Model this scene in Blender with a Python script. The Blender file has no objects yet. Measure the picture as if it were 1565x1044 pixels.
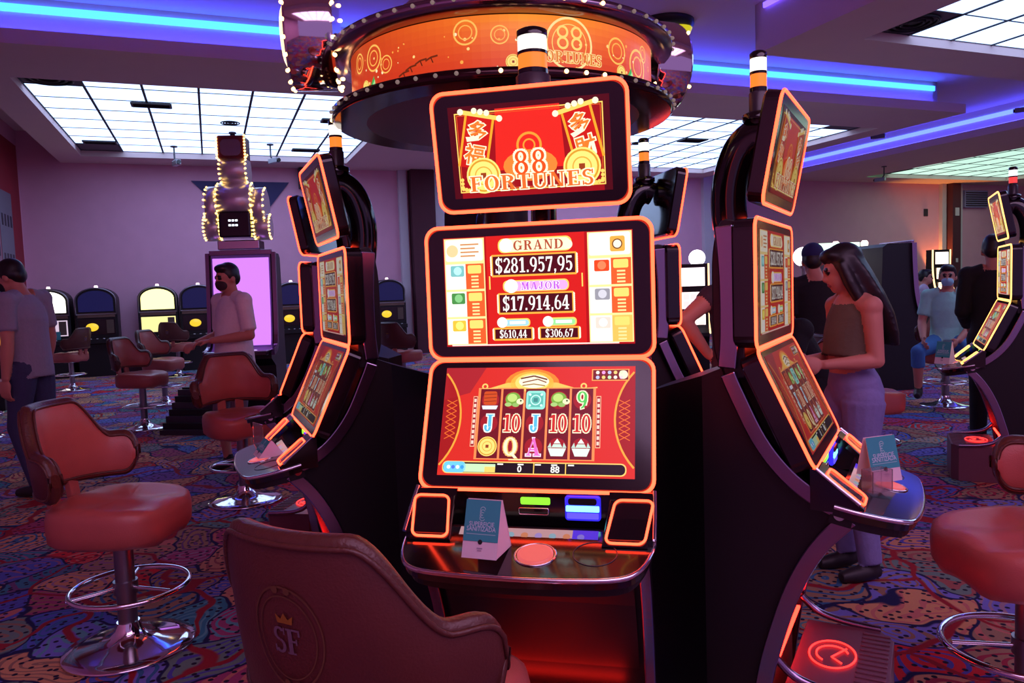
import bpy, bmesh, math, random
from math import sin, cos, pi, radians, sqrt, atan2
from mathutils import Vector, Matrix
from mathutils.bvhtree import BVHTree

random.seed(7)
scene = bpy.context.scene
COL = scene.collection

# ------------------------------------------------------------------ camera, world, exposure
W_PX, F_PX = 1565.0, 1160.0
CAM_H, PITCH, ROLL = 1.37, math.atan(81 / 1160.0), 0.035
cam_d = bpy.data.cameras.new('camera')
cam_d.sensor_width = 36.0
cam_d.lens = 36.0 * F_PX / W_PX
cam_d.clip_start = 0.05
cam_d.clip_end = 200
cam = bpy.data.objects.new('camera', cam_d)
COL.objects.link(cam)
_r = Vector((1, 0, 0)); _u = Vector((0, sin(PITCH), cos(PITCH))); _f = Vector((0, cos(PITCH), -sin(PITCH)))
_ex = cos(ROLL) * _r - sin(ROLL) * _u
_ey = sin(ROLL) * _r + cos(ROLL) * _u
cam.matrix_world = Matrix(((_ex.x, _ey.x, -_f.x, 0), (_ex.y, _ey.y, -_f.y, 0), (_ex.z, _ey.z, -_f.z, CAM_H), (0, 0, 0, 1)))
scene.camera = cam

world = bpy.data.worlds.new('world')
scene.world = world
world.use_nodes = True
world.node_tree.nodes['Background'].inputs[0].default_value = (0.30, 0.15, 0.40, 1)
world.node_tree.nodes['Background'].inputs[1].default_value = 0.6

vs = scene.view_settings
vs.view_transform = 'Standard'
vs.look = 'None'
vs.exposure = 0.7
vs.gamma = 1.0
vs.use_curve_mapping = False

scene.cycles.max_bounces = 6
scene.cycles.diffuse_bounces = 3
scene.cycles.glossy_bounces = 4
scene.cycles.transmission_bounces = 4
ROOM_A = radians(21.5)          # the room's long axis is turned from the camera's


# ------------------------------------------------------------------ helpers: colour and materials
def lin(c):
    out = []
    for v in c:
        v /= 255.0
        out.append(v / 12.92 if v <= 0.04045 else ((v + 0.055) / 1.055) ** 2.4)
    return tuple(out)


_mats = {}


def mat(name, rgb, rough=0.5, metal=0.0, coat=0.0, bump=None, noise=None, spec=0.5, alpha=None, trans=0.0):
    """plain procedural surface: colour with slight noise variation, optional fine bump (scale, strength)"""
    if name in _mats:
        return _mats[name]
    m = bpy.data.materials.new(name)
    m.use_nodes = True
    nt = m.node_tree
    b = nt.nodes['Principled BSDF']
    c = lin(rgb)
    b.inputs['Base Color'].default_value = (*c, 1)
    b.inputs['Roughness'].default_value = rough
    b.inputs['Metallic'].default_value = metal
    b.inputs['Specular IOR Level'].default_value = spec
    if coat:
        b.inputs['Coat Weight'].default_value = coat
        b.inputs['Coat Roughness'].default_value = 0.08
    if trans:
        b.inputs['Transmission Weight'].default_value = trans
    if noise:
        tc = nt.nodes.new('ShaderNodeTexCoord')
        nz = nt.nodes.new('ShaderNodeTexNoise')
        nz.inputs['Scale'].default_value = noise[0]
        nz.inputs['Detail'].default_value = 6
        mix = nt.nodes.new('ShaderNodeMix')
        mix.data_type = 'RGBA'
        k = noise[1]
        mix.inputs[6].default_value = (*[v * (1 - k) for v in c], 1)
        mix.inputs[7].default_value = (*[min(1, v * (1 + k)) for v in c], 1)
        nt.links.new(tc.outputs['Object'], nz.inputs['Vector'])
        nt.links.new(nz.outputs['Fac'], mix.inputs[0])
        nt.links.new(mix.outputs[2], b.inputs['Base Color'])
    if bump:
        tc = nt.nodes.new('ShaderNodeTexCoord')
        nz = nt.nodes.new('ShaderNodeTexNoise')
        nz.inputs['Scale'].default_value = bump[0]
        nz.inputs['Detail'].default_value = 4
        bp = nt.nodes.new('ShaderNodeBump')
        bp.inputs['Strength'].default_value = bump[1]
        bp.inputs['Distance'].default_value = 0.01
        nt.links.new(tc.outputs['Object'], nz.inputs['Vector'])
        nt.links.new(nz.outputs['Fac'], bp.inputs['Height'])
        nt.links.new(bp.outputs['Normal'], b.inputs['Normal'])
    _mats[name] = m
    return m


def emi(rgb, s=1.0, light=True, name=None):
    """glowing surface (lamp, LED line, lit screen)"""
    key = ('e', tuple(rgb), s, light)
    if key in _mats:
        return _mats[key]
    m = bpy.data.materials.new(name or 'glow_%d_%d_%d' % tuple(int(v) for v in rgb))
    m.use_nodes = True
    nt = m.node_tree
    b = nt.nodes['Principled BSDF']
    c = lin(rgb)
    b.inputs['Base Color'].default_value = (*[v * 0.1 for v in c], 1)
    b.inputs['Roughness'].default_value = 0.35
    b.inputs['Emission Color'].default_value = (*c, 1)
    b.inputs['Emission Strength'].default_value = s
    try:
        m.cycles.emission_sampling = 'AUTO' if light else 'NONE'
    except Exception:
        pass
    _mats[key] = m
    return m


# ------------------------------------------------------------------ helpers: meshes
class MB:
    def __init__(s):
        s.v = []; s.f = []; s.m = []; s.sm = []

    def add(s, vs, fs, m=0, smooth=False):
        o = len(s.v)
        s.v += [tuple(v) for v in vs]
        for f in fs:
            s.f.append([i + o for i in f]); s.m.append(m); s.sm.append(smooth)

    def box(s, c, d, m=0, rz=0.0, rx=0.0):
        hx, hy, hz = d[0] / 2, d[1] / 2, d[2] / 2
        R = Matrix.Rotation(rz, 3, 'Z') @ Matrix.Rotation(rx, 3, 'X')
        vs = []
        for x, y, z in ((-hx, -hy, -hz), (hx, -hy, -hz), (hx, hy, -hz), (-hx, hy, -hz), (-hx, -hy, hz), (hx, -hy, hz), (hx, hy, hz), (-hx, hy, hz)):
            p = R @ Vector((x, y, z))
            vs.append((p.x + c[0], p.y + c[1], p.z + c[2]))
        s.add(vs, [(0, 3, 2, 1), (4, 5, 6, 7), (0, 1, 5, 4), (1, 2, 6, 5), (2, 3, 7, 6), (3, 0, 4, 7)], m)

    def bx(s, x0, x1, y0, y1, z0, z1, m=0):
        s.box(((x0 + x1) / 2, (y0 + y1) / 2, (z0 + z1) / 2), (x1 - x0, y1 - y0, z1 - z0), m)

    def tube(s, path, r, n=8, closed=False, m=0, caps=True, flat=None):
        P = [Vector(p) for p in path]
        N = len(P)
        rs = r if isinstance(r, (list, tuple)) else [r] * N
        up = None
        rings = []
        for i in range(N):
            a = P[(i - 1) % N] if (closed or i > 0) else P[i]
            b = P[(i + 1) % N] if (closed or i < N - 1) else P[i]
            t = (b - a).normalized()
            if up is None:
                up = Vector((0, 0, 1)) if abs(t.z) < 0.9 else Vector((1, 0, 0))
            e1 = (up - t * up.dot(t))
            if e1.length < 1e-6:
                e1 = t.orthogonal()
            e1.normalize()
            up = e1
            e2 = t.cross(e1)
            ring = []
            for k in range(n):
                a_ = 2 * pi * k / n
                fx, fy = (1, 1) if not flat else flat
                ring.append(P[i] + e1 * cos(a_) * rs[i] * fx + e2 * sin(a_) * rs[i] * fy)
            rings.append(ring)
        vs = [tuple(p) for ring in rings for p in ring]
        fs = []
        for i in range(N if closed else N - 1):
            j = (i + 1) % N
            for k in range(n):
                k2 = (k + 1) % n
                fs.append((i * n + k, j * n + k, j * n + k2, i * n + k2))
        s.add(vs, fs, m, True)
        if caps and not closed:
            s.add([tuple(p) for p in rings[0]], [tuple(range(n))], m)
            s.add([tuple(p) for p in rings[-1]], [tuple(reversed(range(n)))], m)

    def lathe(s, prof, n=32, c=(0, 0, 0), m=0, axis=None, smooth=True):
        """prof: list of (radius, height); axis: optional 3x3 matrix turning Z to the axis"""
        R = axis or Matrix.Identity(3)
        vs = []
        for r, h in prof:
            for k in range(n):
                a = 2 * pi * k / n
                p = R @ Vector((r * cos(a), r * sin(a), h))
                vs.append((p.x + c[0], p.y + c[1], p.z + c[2]))
        fs = []
        for i in range(len(prof) - 1):
            for k in range(n):
                k2 = (k + 1) % n
                fs.append((i * n + k, i * n + k2, (i + 1) * n + k2, (i + 1) * n + k))
        s.add(vs, fs, m, smooth)
        if prof[0][0] > 1e-5:
            s.add(vs[:n], [tuple(reversed(range(n)))], m)
        if prof[-1][0] > 1e-5:
            s.add(vs[-n:], [tuple(range(n))], m)

    def ell(s, c, r, m=0, nu=14, nv=9, R=None):
        vs, fs = [], []
        R = R or Matrix.Identity(3)
        for i in range(nv + 1):
            ph = pi * i / nv
            for k in range(nu):
                a = 2 * pi * k / nu
                p = R @ Vector((r[0] * sin(ph) * cos(a), r[1] * sin(ph) * sin(a), r[2] * cos(ph)))
                vs.append((p.x + c[0], p.y + c[1], p.z + c[2]))
        for i in range(nv):
            for k in range(nu):
                k2 = (k + 1) % nu
                fs.append((i * nu + k, (i + 1) * nu + k, (i + 1) * nu + k2, i * nu + k2))
        s.add(vs, fs, m, True)

    def slab(s, poly, y0, y1, m=0, ch=0.0):
        """poly in (x, z), front at y0 (towards -y), back at y1"""
        n = len(poly)
        cx = sum(p[0] for p in poly) / n; cz = sum(p[1] for p in poly) / n
        mx = max(abs(p[0] - cx) for p in poly); mz = max(abs(p[1] - cz) for p in poly)
        def ins(k):
            return [((p[0] - cx) * (mx - k) / mx + cx, (p[1] - cz) * (mz - k) / mz + cz) for p in poly]
        loops = [(ins(ch), y0), (poly, y0 + ch), (poly, y1 - ch), (ins(ch), y1)] if ch else [(poly, y0), (poly, y1)]
        vs = [(p[0], y, p[1]) for lp, y in loops for p in lp]
        L = len(loops)
        fs = [tuple(range(n)), tuple(reversed(range((L - 1) * n, L * n)))]
        for i in range(L - 1):
            for k in range(n):
                k2 = (k + 1) % n
                fs.append((i * n + k, (i + 1) * n + k, (i + 1) * n + k2, i * n + k2))
        s.add(vs, fs, m)

    def plate(s, poly, z0, z1, m=0):
        """poly in (x, y) extruded in z"""
        n = len(poly)
        vs = [(p[0], p[1], z0) for p in poly] + [(p[0], p[1], z1) for p in poly]
        fs = [tuple(reversed(range(n))), tuple(range(n, 2 * n))]
        for k in range(n):
            k2 = (k + 1) % n
            fs.append((k, k2, n + k2, n + k))
        s.add(vs, fs, m)

    def mesh(s, name, mats):
        me = bpy.data.meshes.new(name)
        me.from_pydata(s.v, [], s.f)
        me.polygons.foreach_set('material_index', s.m)
        me.polygons.foreach_set('use_smooth', s.sm)
        for m in (mats if isinstance(mats, (list, tuple)) else [mats]):
            me.materials.append(m)
        bm = bmesh.new(); bm.from_mesh(me)
        bmesh.ops.recalc_face_normals(bm, faces=bm.faces)
        bm.to_mesh(me); bm.free()
        me.update()
        return me

    def build(s, name, mats, parent=None, bevel=0.0, loc=None, rot=None):
        return obj(name, s.mesh(name, mats), parent, bevel, loc, rot)


def obj(name, me, parent=None, bevel=0.0, loc=None, rot=None):
    o = bpy.data.objects.new(name, me)
    COL.objects.link(o)
    o.parent = parent
    if loc: o.location = loc
    if rot: o.rotation_euler = rot
    if bevel:
        md = o.modifiers.new('bevel', 'BEVEL')
        md.width = bevel; md.segments = 2; md.limit_method = 'ANGLE'; md.angle_limit = radians(40)
    return o


def tag(o, label, cat, group=None, kind=None):
    o['label'] = label; o['category'] = cat
    if group: o['group'] = group
    if kind: o['kind'] = kind
    return o


def thing(name, label, cat, loc=(0, 0, 0), rz=0.0, group=None):
    o = bpy.data.objects.new(name, None)
    o.empty_display_size = 0.1
    COL.objects.link(o)
    o.location = loc; o.rotation_euler = (0, 0, rz)
    return tag(o, label, cat, group)


def structure(o):
    o['kind'] = 'structure'
    return o


def copy_tree(o, parent=None):
    c = o.copy(); COL.objects.link(c); c.parent = parent
    for ch in list(o.children):
        copy_tree(ch, c)
    return c


def rr(w, h, r, n=5, cx=0, cz=0):
    pts = []
    for qx, qz, a0 in ((1, -1, -90), (1, 1, 0), (-1, 1, 90), (-1, -1, 180)):
        for k in range(n + 1):
            a = radians(a0 + 90 * k / n)
            pts.append((cx + qx * (w / 2 - r) + r * cos(a), cz + qz * (h / 2 - r) + r * sin(a)))
    return pts


_txt = {}


def text_mesh(body, size=1.0, offset=0.0, shear=0.0, sx=1.0):
    """flat lettering as (verts2d, faces), centred, cap height about size*0.7"""
    k = (body, offset, shear)
    if k not in _txt:
        cu = bpy.data.curves.new('t', 'FONT')
        cu.body = body; cu.size = 1.0; cu.offset = offset; cu.shear = shear
        cu.resolution_u = 2
        cu.align_x = 'CENTER'; cu.align_y = 'CENTER'
        ob = bpy.data.objects.new('t', cu)
        COL.objects.link(ob)
        bpy.context.view_layer.update()
        dg = bpy.context.evaluated_depsgraph_get()
        ev = ob.evaluated_get(dg)
        me = ev.to_mesh()
        V = [(v.co.x, v.co.y) for v in me.vertices]
        Fc = [list(p.vertices) for p in me.polygons]
        ev.to_mesh_clear()
        bpy.data.objects.remove(ob); bpy.data.curves.remove(cu)
        if V:
            mx = (min(v[0] for v in V) + max(v[0] for v in V)) / 2
            my = (min(v[1] for v in V) + max(v[1] for v in V)) / 2
            V = [(a - mx, b - my) for a, b in V]
        _txt[k] = (V, Fc)
    V, Fc = _txt[k]
    return [(a * size * sx, b * size) for a, b in V], Fc


def serif_glyph(ch):
    """width and convex strokes of a bold serif letter in a unit-high box"""
    P = []
    def R(x0, y0, x1, y1): P.append([(x0, y0), (x1, y0), (x1, y1), (x0, y1)])
    def Q(*p): P.append(list(p))
    def A(cx, cy, rx, ry, tw, th, a0=0, a1=360):
        n = max(3, int(abs(a1 - a0) / 20))
        for i in range(n):
            u = radians(a0 + (a1 - a0) * i / n); v = radians(a0 + (a1 - a0) * (i + 1) / n)
            P.append([(cx + (rx - tw) * cos(u), cy + (ry - th) * sin(u)), (cx + rx * cos(u), cy + ry * sin(u)), (cx + rx * cos(v), cy + ry * sin(v)), (cx + (rx - tw) * cos(v), cy + (ry - th) * sin(v))])
    w = .56
    if ch in 'FE':
        w = .63; R(.08, 0, .27, 1); R(0, .92, .62, 1); R(.54, .74, .62, .92); R(.27, .48, .48, .56); R(.42, .40, .48, .64)
        if ch == 'F': R(0, 0, .38, .07)
        else: R(0, 0, .64, .08); R(.56, .08, .64, .27)
    elif ch == 'T': w = .68; R(.245, 0, .435, 1); R(.14, 0, .54, .07); R(0, .92, .68, 1); R(0, .72, .08, .92); R(.6, .72, .68, .92)
    elif ch == 'U': w = .74; R(.06, .3, .25, 1); R(0, .93, .33, 1); R(.58, .3, .67, 1); R(.48, .93, .74, 1); A(.365, .32, .305, .34, .16, .10, 180, 360)
    elif ch == 'N': w = .78; R(.1, 0, .19, 1); R(.6, 0, .69, 1); Q((.55, 0), (.69, 0), (.26, 1), (.06, 1)); R(0, 0, .3, .07); R(.48, .93, .78, 1); R(0, .93, .14, 1)
    elif ch in 'OQ':
        w = .76; A(.38, .5, .38, .52, .19, .08)
        if ch == 'Q': Q((.36, .12), (.64, -.16), (.82, -.14), (.52, .2))
    elif ch == 'R': w = .74; R(.08, 0, .27, 1); R(0, 0, .36, .07); R(0, .93, .32, 1); A(.3, .745, .36, .255, .19, .08, -90, 90); R(.27, .49, .32, .57); Q((.54, 0), (.74, 0), (.52, .52), (.34, .52))
    elif ch in 'S$':
        w = .6; A(.3, .745, .27, .275, .15, .10, 30, 270); A(.3, .265, .27, .285, .15, .10, -150, 90); R(.5, .72, .57, 1); R(.03, 0, .1, .28)
        if ch == '$': R(.265, -.1, .335, 1.1)
    elif ch == 'G': w = .8; A(.38, .5, .38, .52, .19, .08, 40, 330); R(.56, .05, .73, .42); R(.46, .4, .8, .47); R(.64, .68, .71, 1)
    elif ch == 'A': w = .8; Q((.06, 0), (.15, 0), (.44, 1), (.36, 1)); Q((.52, 0), (.74, 0), (.46, 1), (.34, 1)); R(.18, .3, .58, .38); R(0, 0, .25, .07); R(.44, 0, .8, .07)
    elif ch == 'D': w = .78; R(.08, 0, .27, 1); R(0, 0, .34, .08); R(0, .92, .34, 1); A(.3, .5, .46, .5, .19, .08, -90, 90)
    elif ch == 'M': w = .92; R(.1, 0, .18, 1); R(.65, 0, .84, 1); Q((.42, 0), (.5, .12), (.26, 1), (.08, 1)); Q((.42, 0), (.5, .1), (.8, 1), (.66, 1)); R(0, 0, .28, .07); R(.56, 0, .92, .07); R(0, .93, .16, 1); R(.74, .93, .92, 1)
    elif ch == 'J': w = .56; R(.24, .28, .43, 1); R(.14, .93, .54, 1); A(.225, .27, .205, .28, .15, .10, 180, 360); A(.11, .3, .09, .09, .089, .089)
    elif ch == '0': A(.28, .5, .28, .52, .16, .09)
    elif ch == '1': w = .52; R(.2, 0, .38, 1); R(.06, 0, .5, .08); Q((.05, .76), (.2, .82), (.2, 1), (.05, .84))
    elif ch == '2': A(.28, .72, .27, .29, .15, .09, -20, 170); Q((.04, .12), (.22, .14), (.53, .66), (.38, .62)); R(.03, 0, .53, .15); R(.46, .12, .53, .28)
    elif ch == '3': A(.26, .745, .25, .265, .14, .09, -90, 150); A(.26, .265, .28, .285, .15, .09, -150, 90)
    elif ch == '4': w = .58; Q((0, .34), (.1, .34), (.42, 1), (.3, 1)); R(0, .24, .58, .34); R(.3, 0, .46, 1); R(.2, 0, .54, .07)
    elif ch == '5': R(.08, .86, .5, 1); R(.08, .5, .15, 1); A(.26, .33, .28, .34, .16, .09, -150, 130)
    elif ch == '6': A(.28, .32, .28, .33, .15, .08); A(.36, .4, .36, .62, .16, .08, 95, 190)
    elif ch == '7': R(.02, .84, .55, 1); R(.02, .7, .09, .88); Q((.14, 0), (.32, 0), (.55, .86), (.42, .86))
    elif ch == '8': A(.28, .75, .24, .26, .13, .07); A(.28, .27, .28, .29, .15, .08)
    elif ch == '9': A(.28, .68, .28, .33, .15, .08); A(.2, .6, .36, .62, .16, .08, -85, 10)
    elif ch == '.': w = .24; R(.05, 0, .19, .16)
    elif ch == ',': w = .24; R(.05, 0, .19, .16); Q((.04, -.15), (.1, -.17), (.19, .02), (.1, .02))
    else: w = .3
    return w, P


class Art:
    """flat print in a w x h field; units run 0..uw to the right and 0..uh downwards"""
    def __init__(s, w, h, uw=100.0, uh=60.0, gain=1.0, lit=True, place=None, gap=0.00045):
        s.w, s.h, s.uw, s.uh, s.gain, s.lit = w, h, uw, uh, gain, lit
        s.mb = MB(); s.mats = []; s.idx = {}
        s.gap = gap
        s.place = place or (lambda x, z, o: (x, -o, z))

    def mi(s, c, k=1.0):
        key = (tuple(c), k)
        if key not in s.idx:
            s.idx[key] = len(s.mats)
            s.mats.append(emi(c, s.gain * k, False) if s.lit else mat('print_%d_%d_%d' % tuple(c), c, 0.6))
        return s.idx[key]

    def P(s, x, y, L):
        return s.place(x / s.uw * s.w - s.w / 2, s.h / 2 - y / s.uh * s.h, s.gap * (L + 1))

    def poly(s, pts, c, L=1, k=1.0):
        s.mb.add([s.P(x, y, L) for x, y in pts], [tuple(range(len(pts)))], s.mi(c, k))

    def rect(s, x0, y0, x1, y1, c, L=1, k=1.0, div=1):
        for i in range(div):
            a = x0 + (x1 - x0) * i / div; b = x0 + (x1 - x0) * (i + 1) / div
            s.poly([(a, y1), (b, y1), (b, y0), (a, y0)], c, L, k)

    def rrect(s, x0, y0, x1, y1, r, c, L=1, k=1.0):
        ux, uy = s.w / s.uw, s.h / s.uh
        pts = rr((x1 - x0) * ux, (y1 - y0) * uy, r * ux, 4)
        s.poly([((x0 + x1) / 2 + p[0] / ux, (y0 + y1) / 2 - p[1] / uy) for p in pts], c, L, k)

    def ell(s, cx, cy, rx, c, ry=None, L=1, k=1.0, n=20):
        """rx in x units; round unless ry (y units) is given"""
        if ry is None: ry = rx * (s.w / s.uw) / (s.h / s.uh)
        s.poly([(cx + rx * cos(2 * pi * i / n), cy + ry * sin(-2 * pi * i / n)) for i in range(n)][::-1], c, L, k)

    def ring(s, cx, cy, r0, r1, c, L=1, k=1.0, n=28, a0=0.0, a1=360.0, asp=None):
        q = asp if asp else (s.w / s.uw) / (s.h / s.uh)
        N = n
        for i in range(N):
            A = radians(a0 + (a1 - a0) * i / N); B = radians(a0 + (a1 - a0) * (i + 1) / N)
            s.poly([(cx + r0 * cos(A), cy - r0 * q * sin(A)), (cx + r1 * cos(A), cy - r1 * q * sin(A)),
                    (cx + r1 * cos(B), cy - r1 * q * sin(B)), (cx + r0 * cos(B), cy - r0 * q * sin(B))], c, L, k)

    def line(s, pts, wd, c, L=1, k=1.0):
        q = (s.w / s.uw) / (s.h / s.uh)
        for (xa, ya), (xb, yb) in zip(pts[:-1], pts[1:]):
            dx, dy = xb - xa, (yb - ya) / q
            l = sqrt(dx * dx + dy * dy) or 1
            nx, ny = -dy / l * wd / 2, dx / l * wd / 2 * q
            s.poly([(xa + nx, ya + ny), (xb + nx, yb + ny), (xb - nx, yb - ny), (xa - nx, ya - ny)], c, L, k)

    def frame(s, x0, y0, x1, y1, wd, c, L=1, k=1.0):
        q = (s.w / s.uw) / (s.h / s.uh)
        s.rect(x0, y0, x1, y0 + wd * q, c, L, k); s.rect(x0, y1 - wd * q, x1, y1, c, L, k)
        s.rect(x0, y0, x0 + wd, y1, c, L, k); s.rect(x1 - wd, y0, x1, y1, c, L, k)

    def text(s, body, cx, cy, hgt, c, L=2, k=1.0, out=None, bold=0.0, sx=1.0, rot=0.0, shear=0.0, ow=0.05):
        """hgt: letter size in x units"""
        ux, uy = s.w / s.uw, s.h / s.uh
        for col, off, l in ([(out, bold + ow, L)] if out else []) + [(c, bold, L + 1)]:
            V, Fc = text_mesh(body, hgt * ux, off, shear, sx)
            ca, sa = cos(rot), sin(rot)
            pts = [s.P(cx + (a * ca - b * sa) / ux, cy - (a * sa + b * ca) / uy, l) for a, b in V]
            s.mb.add(pts, Fc, s.mi(col, k))

    def serif(s, body, cx, cy, hgt, c, L=2, k=1.0, out=None, ow=.06, sx=1.0, gap=.07):
        """serif lettering; hgt: capital height in x units"""
        gl = [serif_glyph(ch) for ch in body]
        tot = sum(g[0] for g in gl) + gap * (len(gl) - 1)
        q = (s.w / s.uw) / (s.h / s.uh)
        for col, grow, l in ([(out, ow, L)] if out else []) + [(c, 0.0, L + 1)]:
            x = -tot / 2
            for w, P in gl:
                for pl in P:
                    mx = sum(p[0] for p in pl) / len(pl); my = sum(p[1] for p in pl) / len(pl)
                    pts = []
                    for px, py in pl:
                        gx = px + (grow if px > mx else -grow); gy = py + (grow if py > my else -grow)
                        pts.append((cx + (x + gx) * hgt * sx, cy - (gy - .5) * hgt * q))
                    s.poly(pts, col, l, k)
                x += w + gap

    def build(s, name, parent, loc=None, rot=None):
        me = bpy.data.meshes.new(name)
        me.from_pydata(s.mb.v, [], s.mb.f)
        me.polygons.foreach_set('material_index', s.mb.m)
        for m in s.mats: me.materials.append(m)
        me.update()
        return obj(name, me, parent, 0, loc, rot)


# ------------------------------------------------------------------ shared materials
def carpet_material():
    m = bpy.data.materials.new('paisley_carpet')
    m.use_nodes = True
    nt = m.node_tree; N = nt.nodes.new; Lk = nt.links.new
    b = nt.nodes['Principled BSDF']
    b.inputs['Roughness'].default_value = 0.9
    b.inputs['Specular IOR Level'].default_value = 0.15
    tc = N('ShaderNodeTexCoord')
    wn = N('ShaderNodeTexNoise'); wn.inputs['Scale'].default_value = 2.3; wn.inputs['Detail'].default_value = 1.5
    Lk(tc.outputs['Object'], wn.inputs['Vector'])
    sub = N('ShaderNodeVectorMath'); sub.operation = 'SUBTRACT'; sub.inputs[1].default_value = (.5, .5, .5)
    Lk(wn.outputs['Color'], sub.inputs[0])
    sc = N('ShaderNodeVectorMath'); sc.operation = 'SCALE'; sc.inputs['Scale'].default_value = 0.55
    Lk(sub.outputs[0], sc.inputs[0])
    ad = N('ShaderNodeVectorMath'); ad.operation = 'ADD'
    Lk(tc.outputs['Object'], ad.inputs[0]); Lk(sc.outputs[0], ad.inputs[1])

    def vor(scale, feat, vec=ad, rnd=1.0):
        v = N('ShaderNodeTexVoronoi'); v.voronoi_dimensions = '2D'
        v.feature = feat; v.inputs['Scale'].default_value = scale; v.inputs['Randomness'].default_value = rnd
        Lk(vec.outputs[0], v.inputs['Vector'])
        return v

    def ramp(src, stops, mode='LINEAR'):
        r = N('ShaderNodeValToRGB'); r.color_ramp.interpolation = mode
        el = r.color_ramp.elements
        while len(el) < len(stops): el.new(0.5)
        for e, (p, c) in zip(el, stops):
            e.position = p; e.color = (*c, 1)
        Lk(src, r.inputs[0])
        return r

    def mix(f, a, b_, blend='MIX'):
        x = N('ShaderNodeMix'); x.data_type = 'RGBA'; x.blend_type = blend
        if isinstance(f, float): x.inputs[0].default_value = f
        else: Lk(f, x.inputs[0])
        for i, s in ((6, a), (7, b_)):
            if isinstance(s, tuple): x.inputs[i].default_value = (*s, 1)
            else: Lk(s, x.inputs[i])
        return x.outputs[2]

    v1 = vor(3.3, 'F1'); ve = vor(3.3, 'DISTANCE_TO_EDGE')
    pal1 = [lin(c) for c in ((118, 112, 190), (198, 134, 104), (62, 122, 142), (164, 66, 110), (158, 122, 98), (206, 40, 50), (120, 84, 156), (84, 92, 178), (206, 146, 104), (110, 130, 120))]
    pal2 = [lin(c) for c in ((84, 74, 160), (160, 88, 82), (98, 150, 158), (196, 114, 104), (114, 74, 120), (160, 48, 70), (160, 124, 142), (60, 104, 146), (148, 98, 132), (150, 110, 90))]
    sep = N('ShaderNodeSeparateColor'); Lk(v1.outputs['Color'], sep.inputs[0])
    n = len(pal1)
    r1 = ramp(sep.outputs[0], [(i / n, c) for i, c in enumerate(pal1)], 'CONSTANT')
    r2 = ramp(sep.outputs[1], [(i / n, c) for i, c in enumerate(pal2)], 'CONSTANT')
    # rings inside every motif
    sn = N('ShaderNodeMath'); sn.operation = 'MULTIPLY'; sn.inputs[1].default_value = 38.0
    Lk(v1.outputs['Distance'], sn.inputs[0])
    s2 = N('ShaderNodeMath'); s2.operation = 'SINE'; Lk(sn.outputs[0], s2.inputs[0])
    rg = ramp(s2.outputs[0], [(0.45, (0, 0, 0)), (0.55, (1, 1, 1))])
    col = mix(rg.outputs[0], r1.outputs[0], r2.outputs[0])
    # small dots and fine hatching
    vd = vor(19.0, 'F1', tc_vec(nt, tc), 0.8)
    rd = ramp(vd.outputs['Distance'], [(0.16, (1, 1, 1)), (0.22, (0, 0, 0))])
    col = mix(rd.outputs[0], col, lin((34, 24, 48)))
    # dark outlines
    re_ = ramp(ve.outputs['Distance'], [(0.018, (1, 1, 1)), (0.035, (0, 0, 0))])
    col = mix(re_.outputs[0], col, lin((34, 30, 74)))
    # larger wandering red ribbons
    v3 = vor(1.5, 'DISTANCE_TO_EDGE')
    r3 = ramp(v3.outputs['Distance'], [(0.018, (1, 1, 1)), (0.03, (0, 0, 0))])
    col = mix(r3.outputs[0], col, lin((150, 32, 44)))
    fz = N('ShaderNodeTexNoise'); fz.inputs['Scale'].default_value = 260
    Lk(tc.outputs['Object'], fz.inputs['Vector'])
    col = mix(0.35, col, fz.outputs['Color'], 'OVERLAY')
    Lk(col, b.inputs['Base Color'])
    bp = N('ShaderNodeBump'); bp.inputs['Strength'].default_value = 0.35; bp.inputs['Distance'].default_value = 0.004
    Lk(fz.outputs['Fac'], bp.inputs['Height']); Lk(bp.outputs['Normal'], b.inputs['Normal'])
    return m


def tc_vec(nt, tc):
    x = nt.nodes.new('ShaderNodeVectorMath'); x.operation = 'ADD'
    nt.links.new(tc.outputs['Object'], x.inputs[0])
    return x


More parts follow.
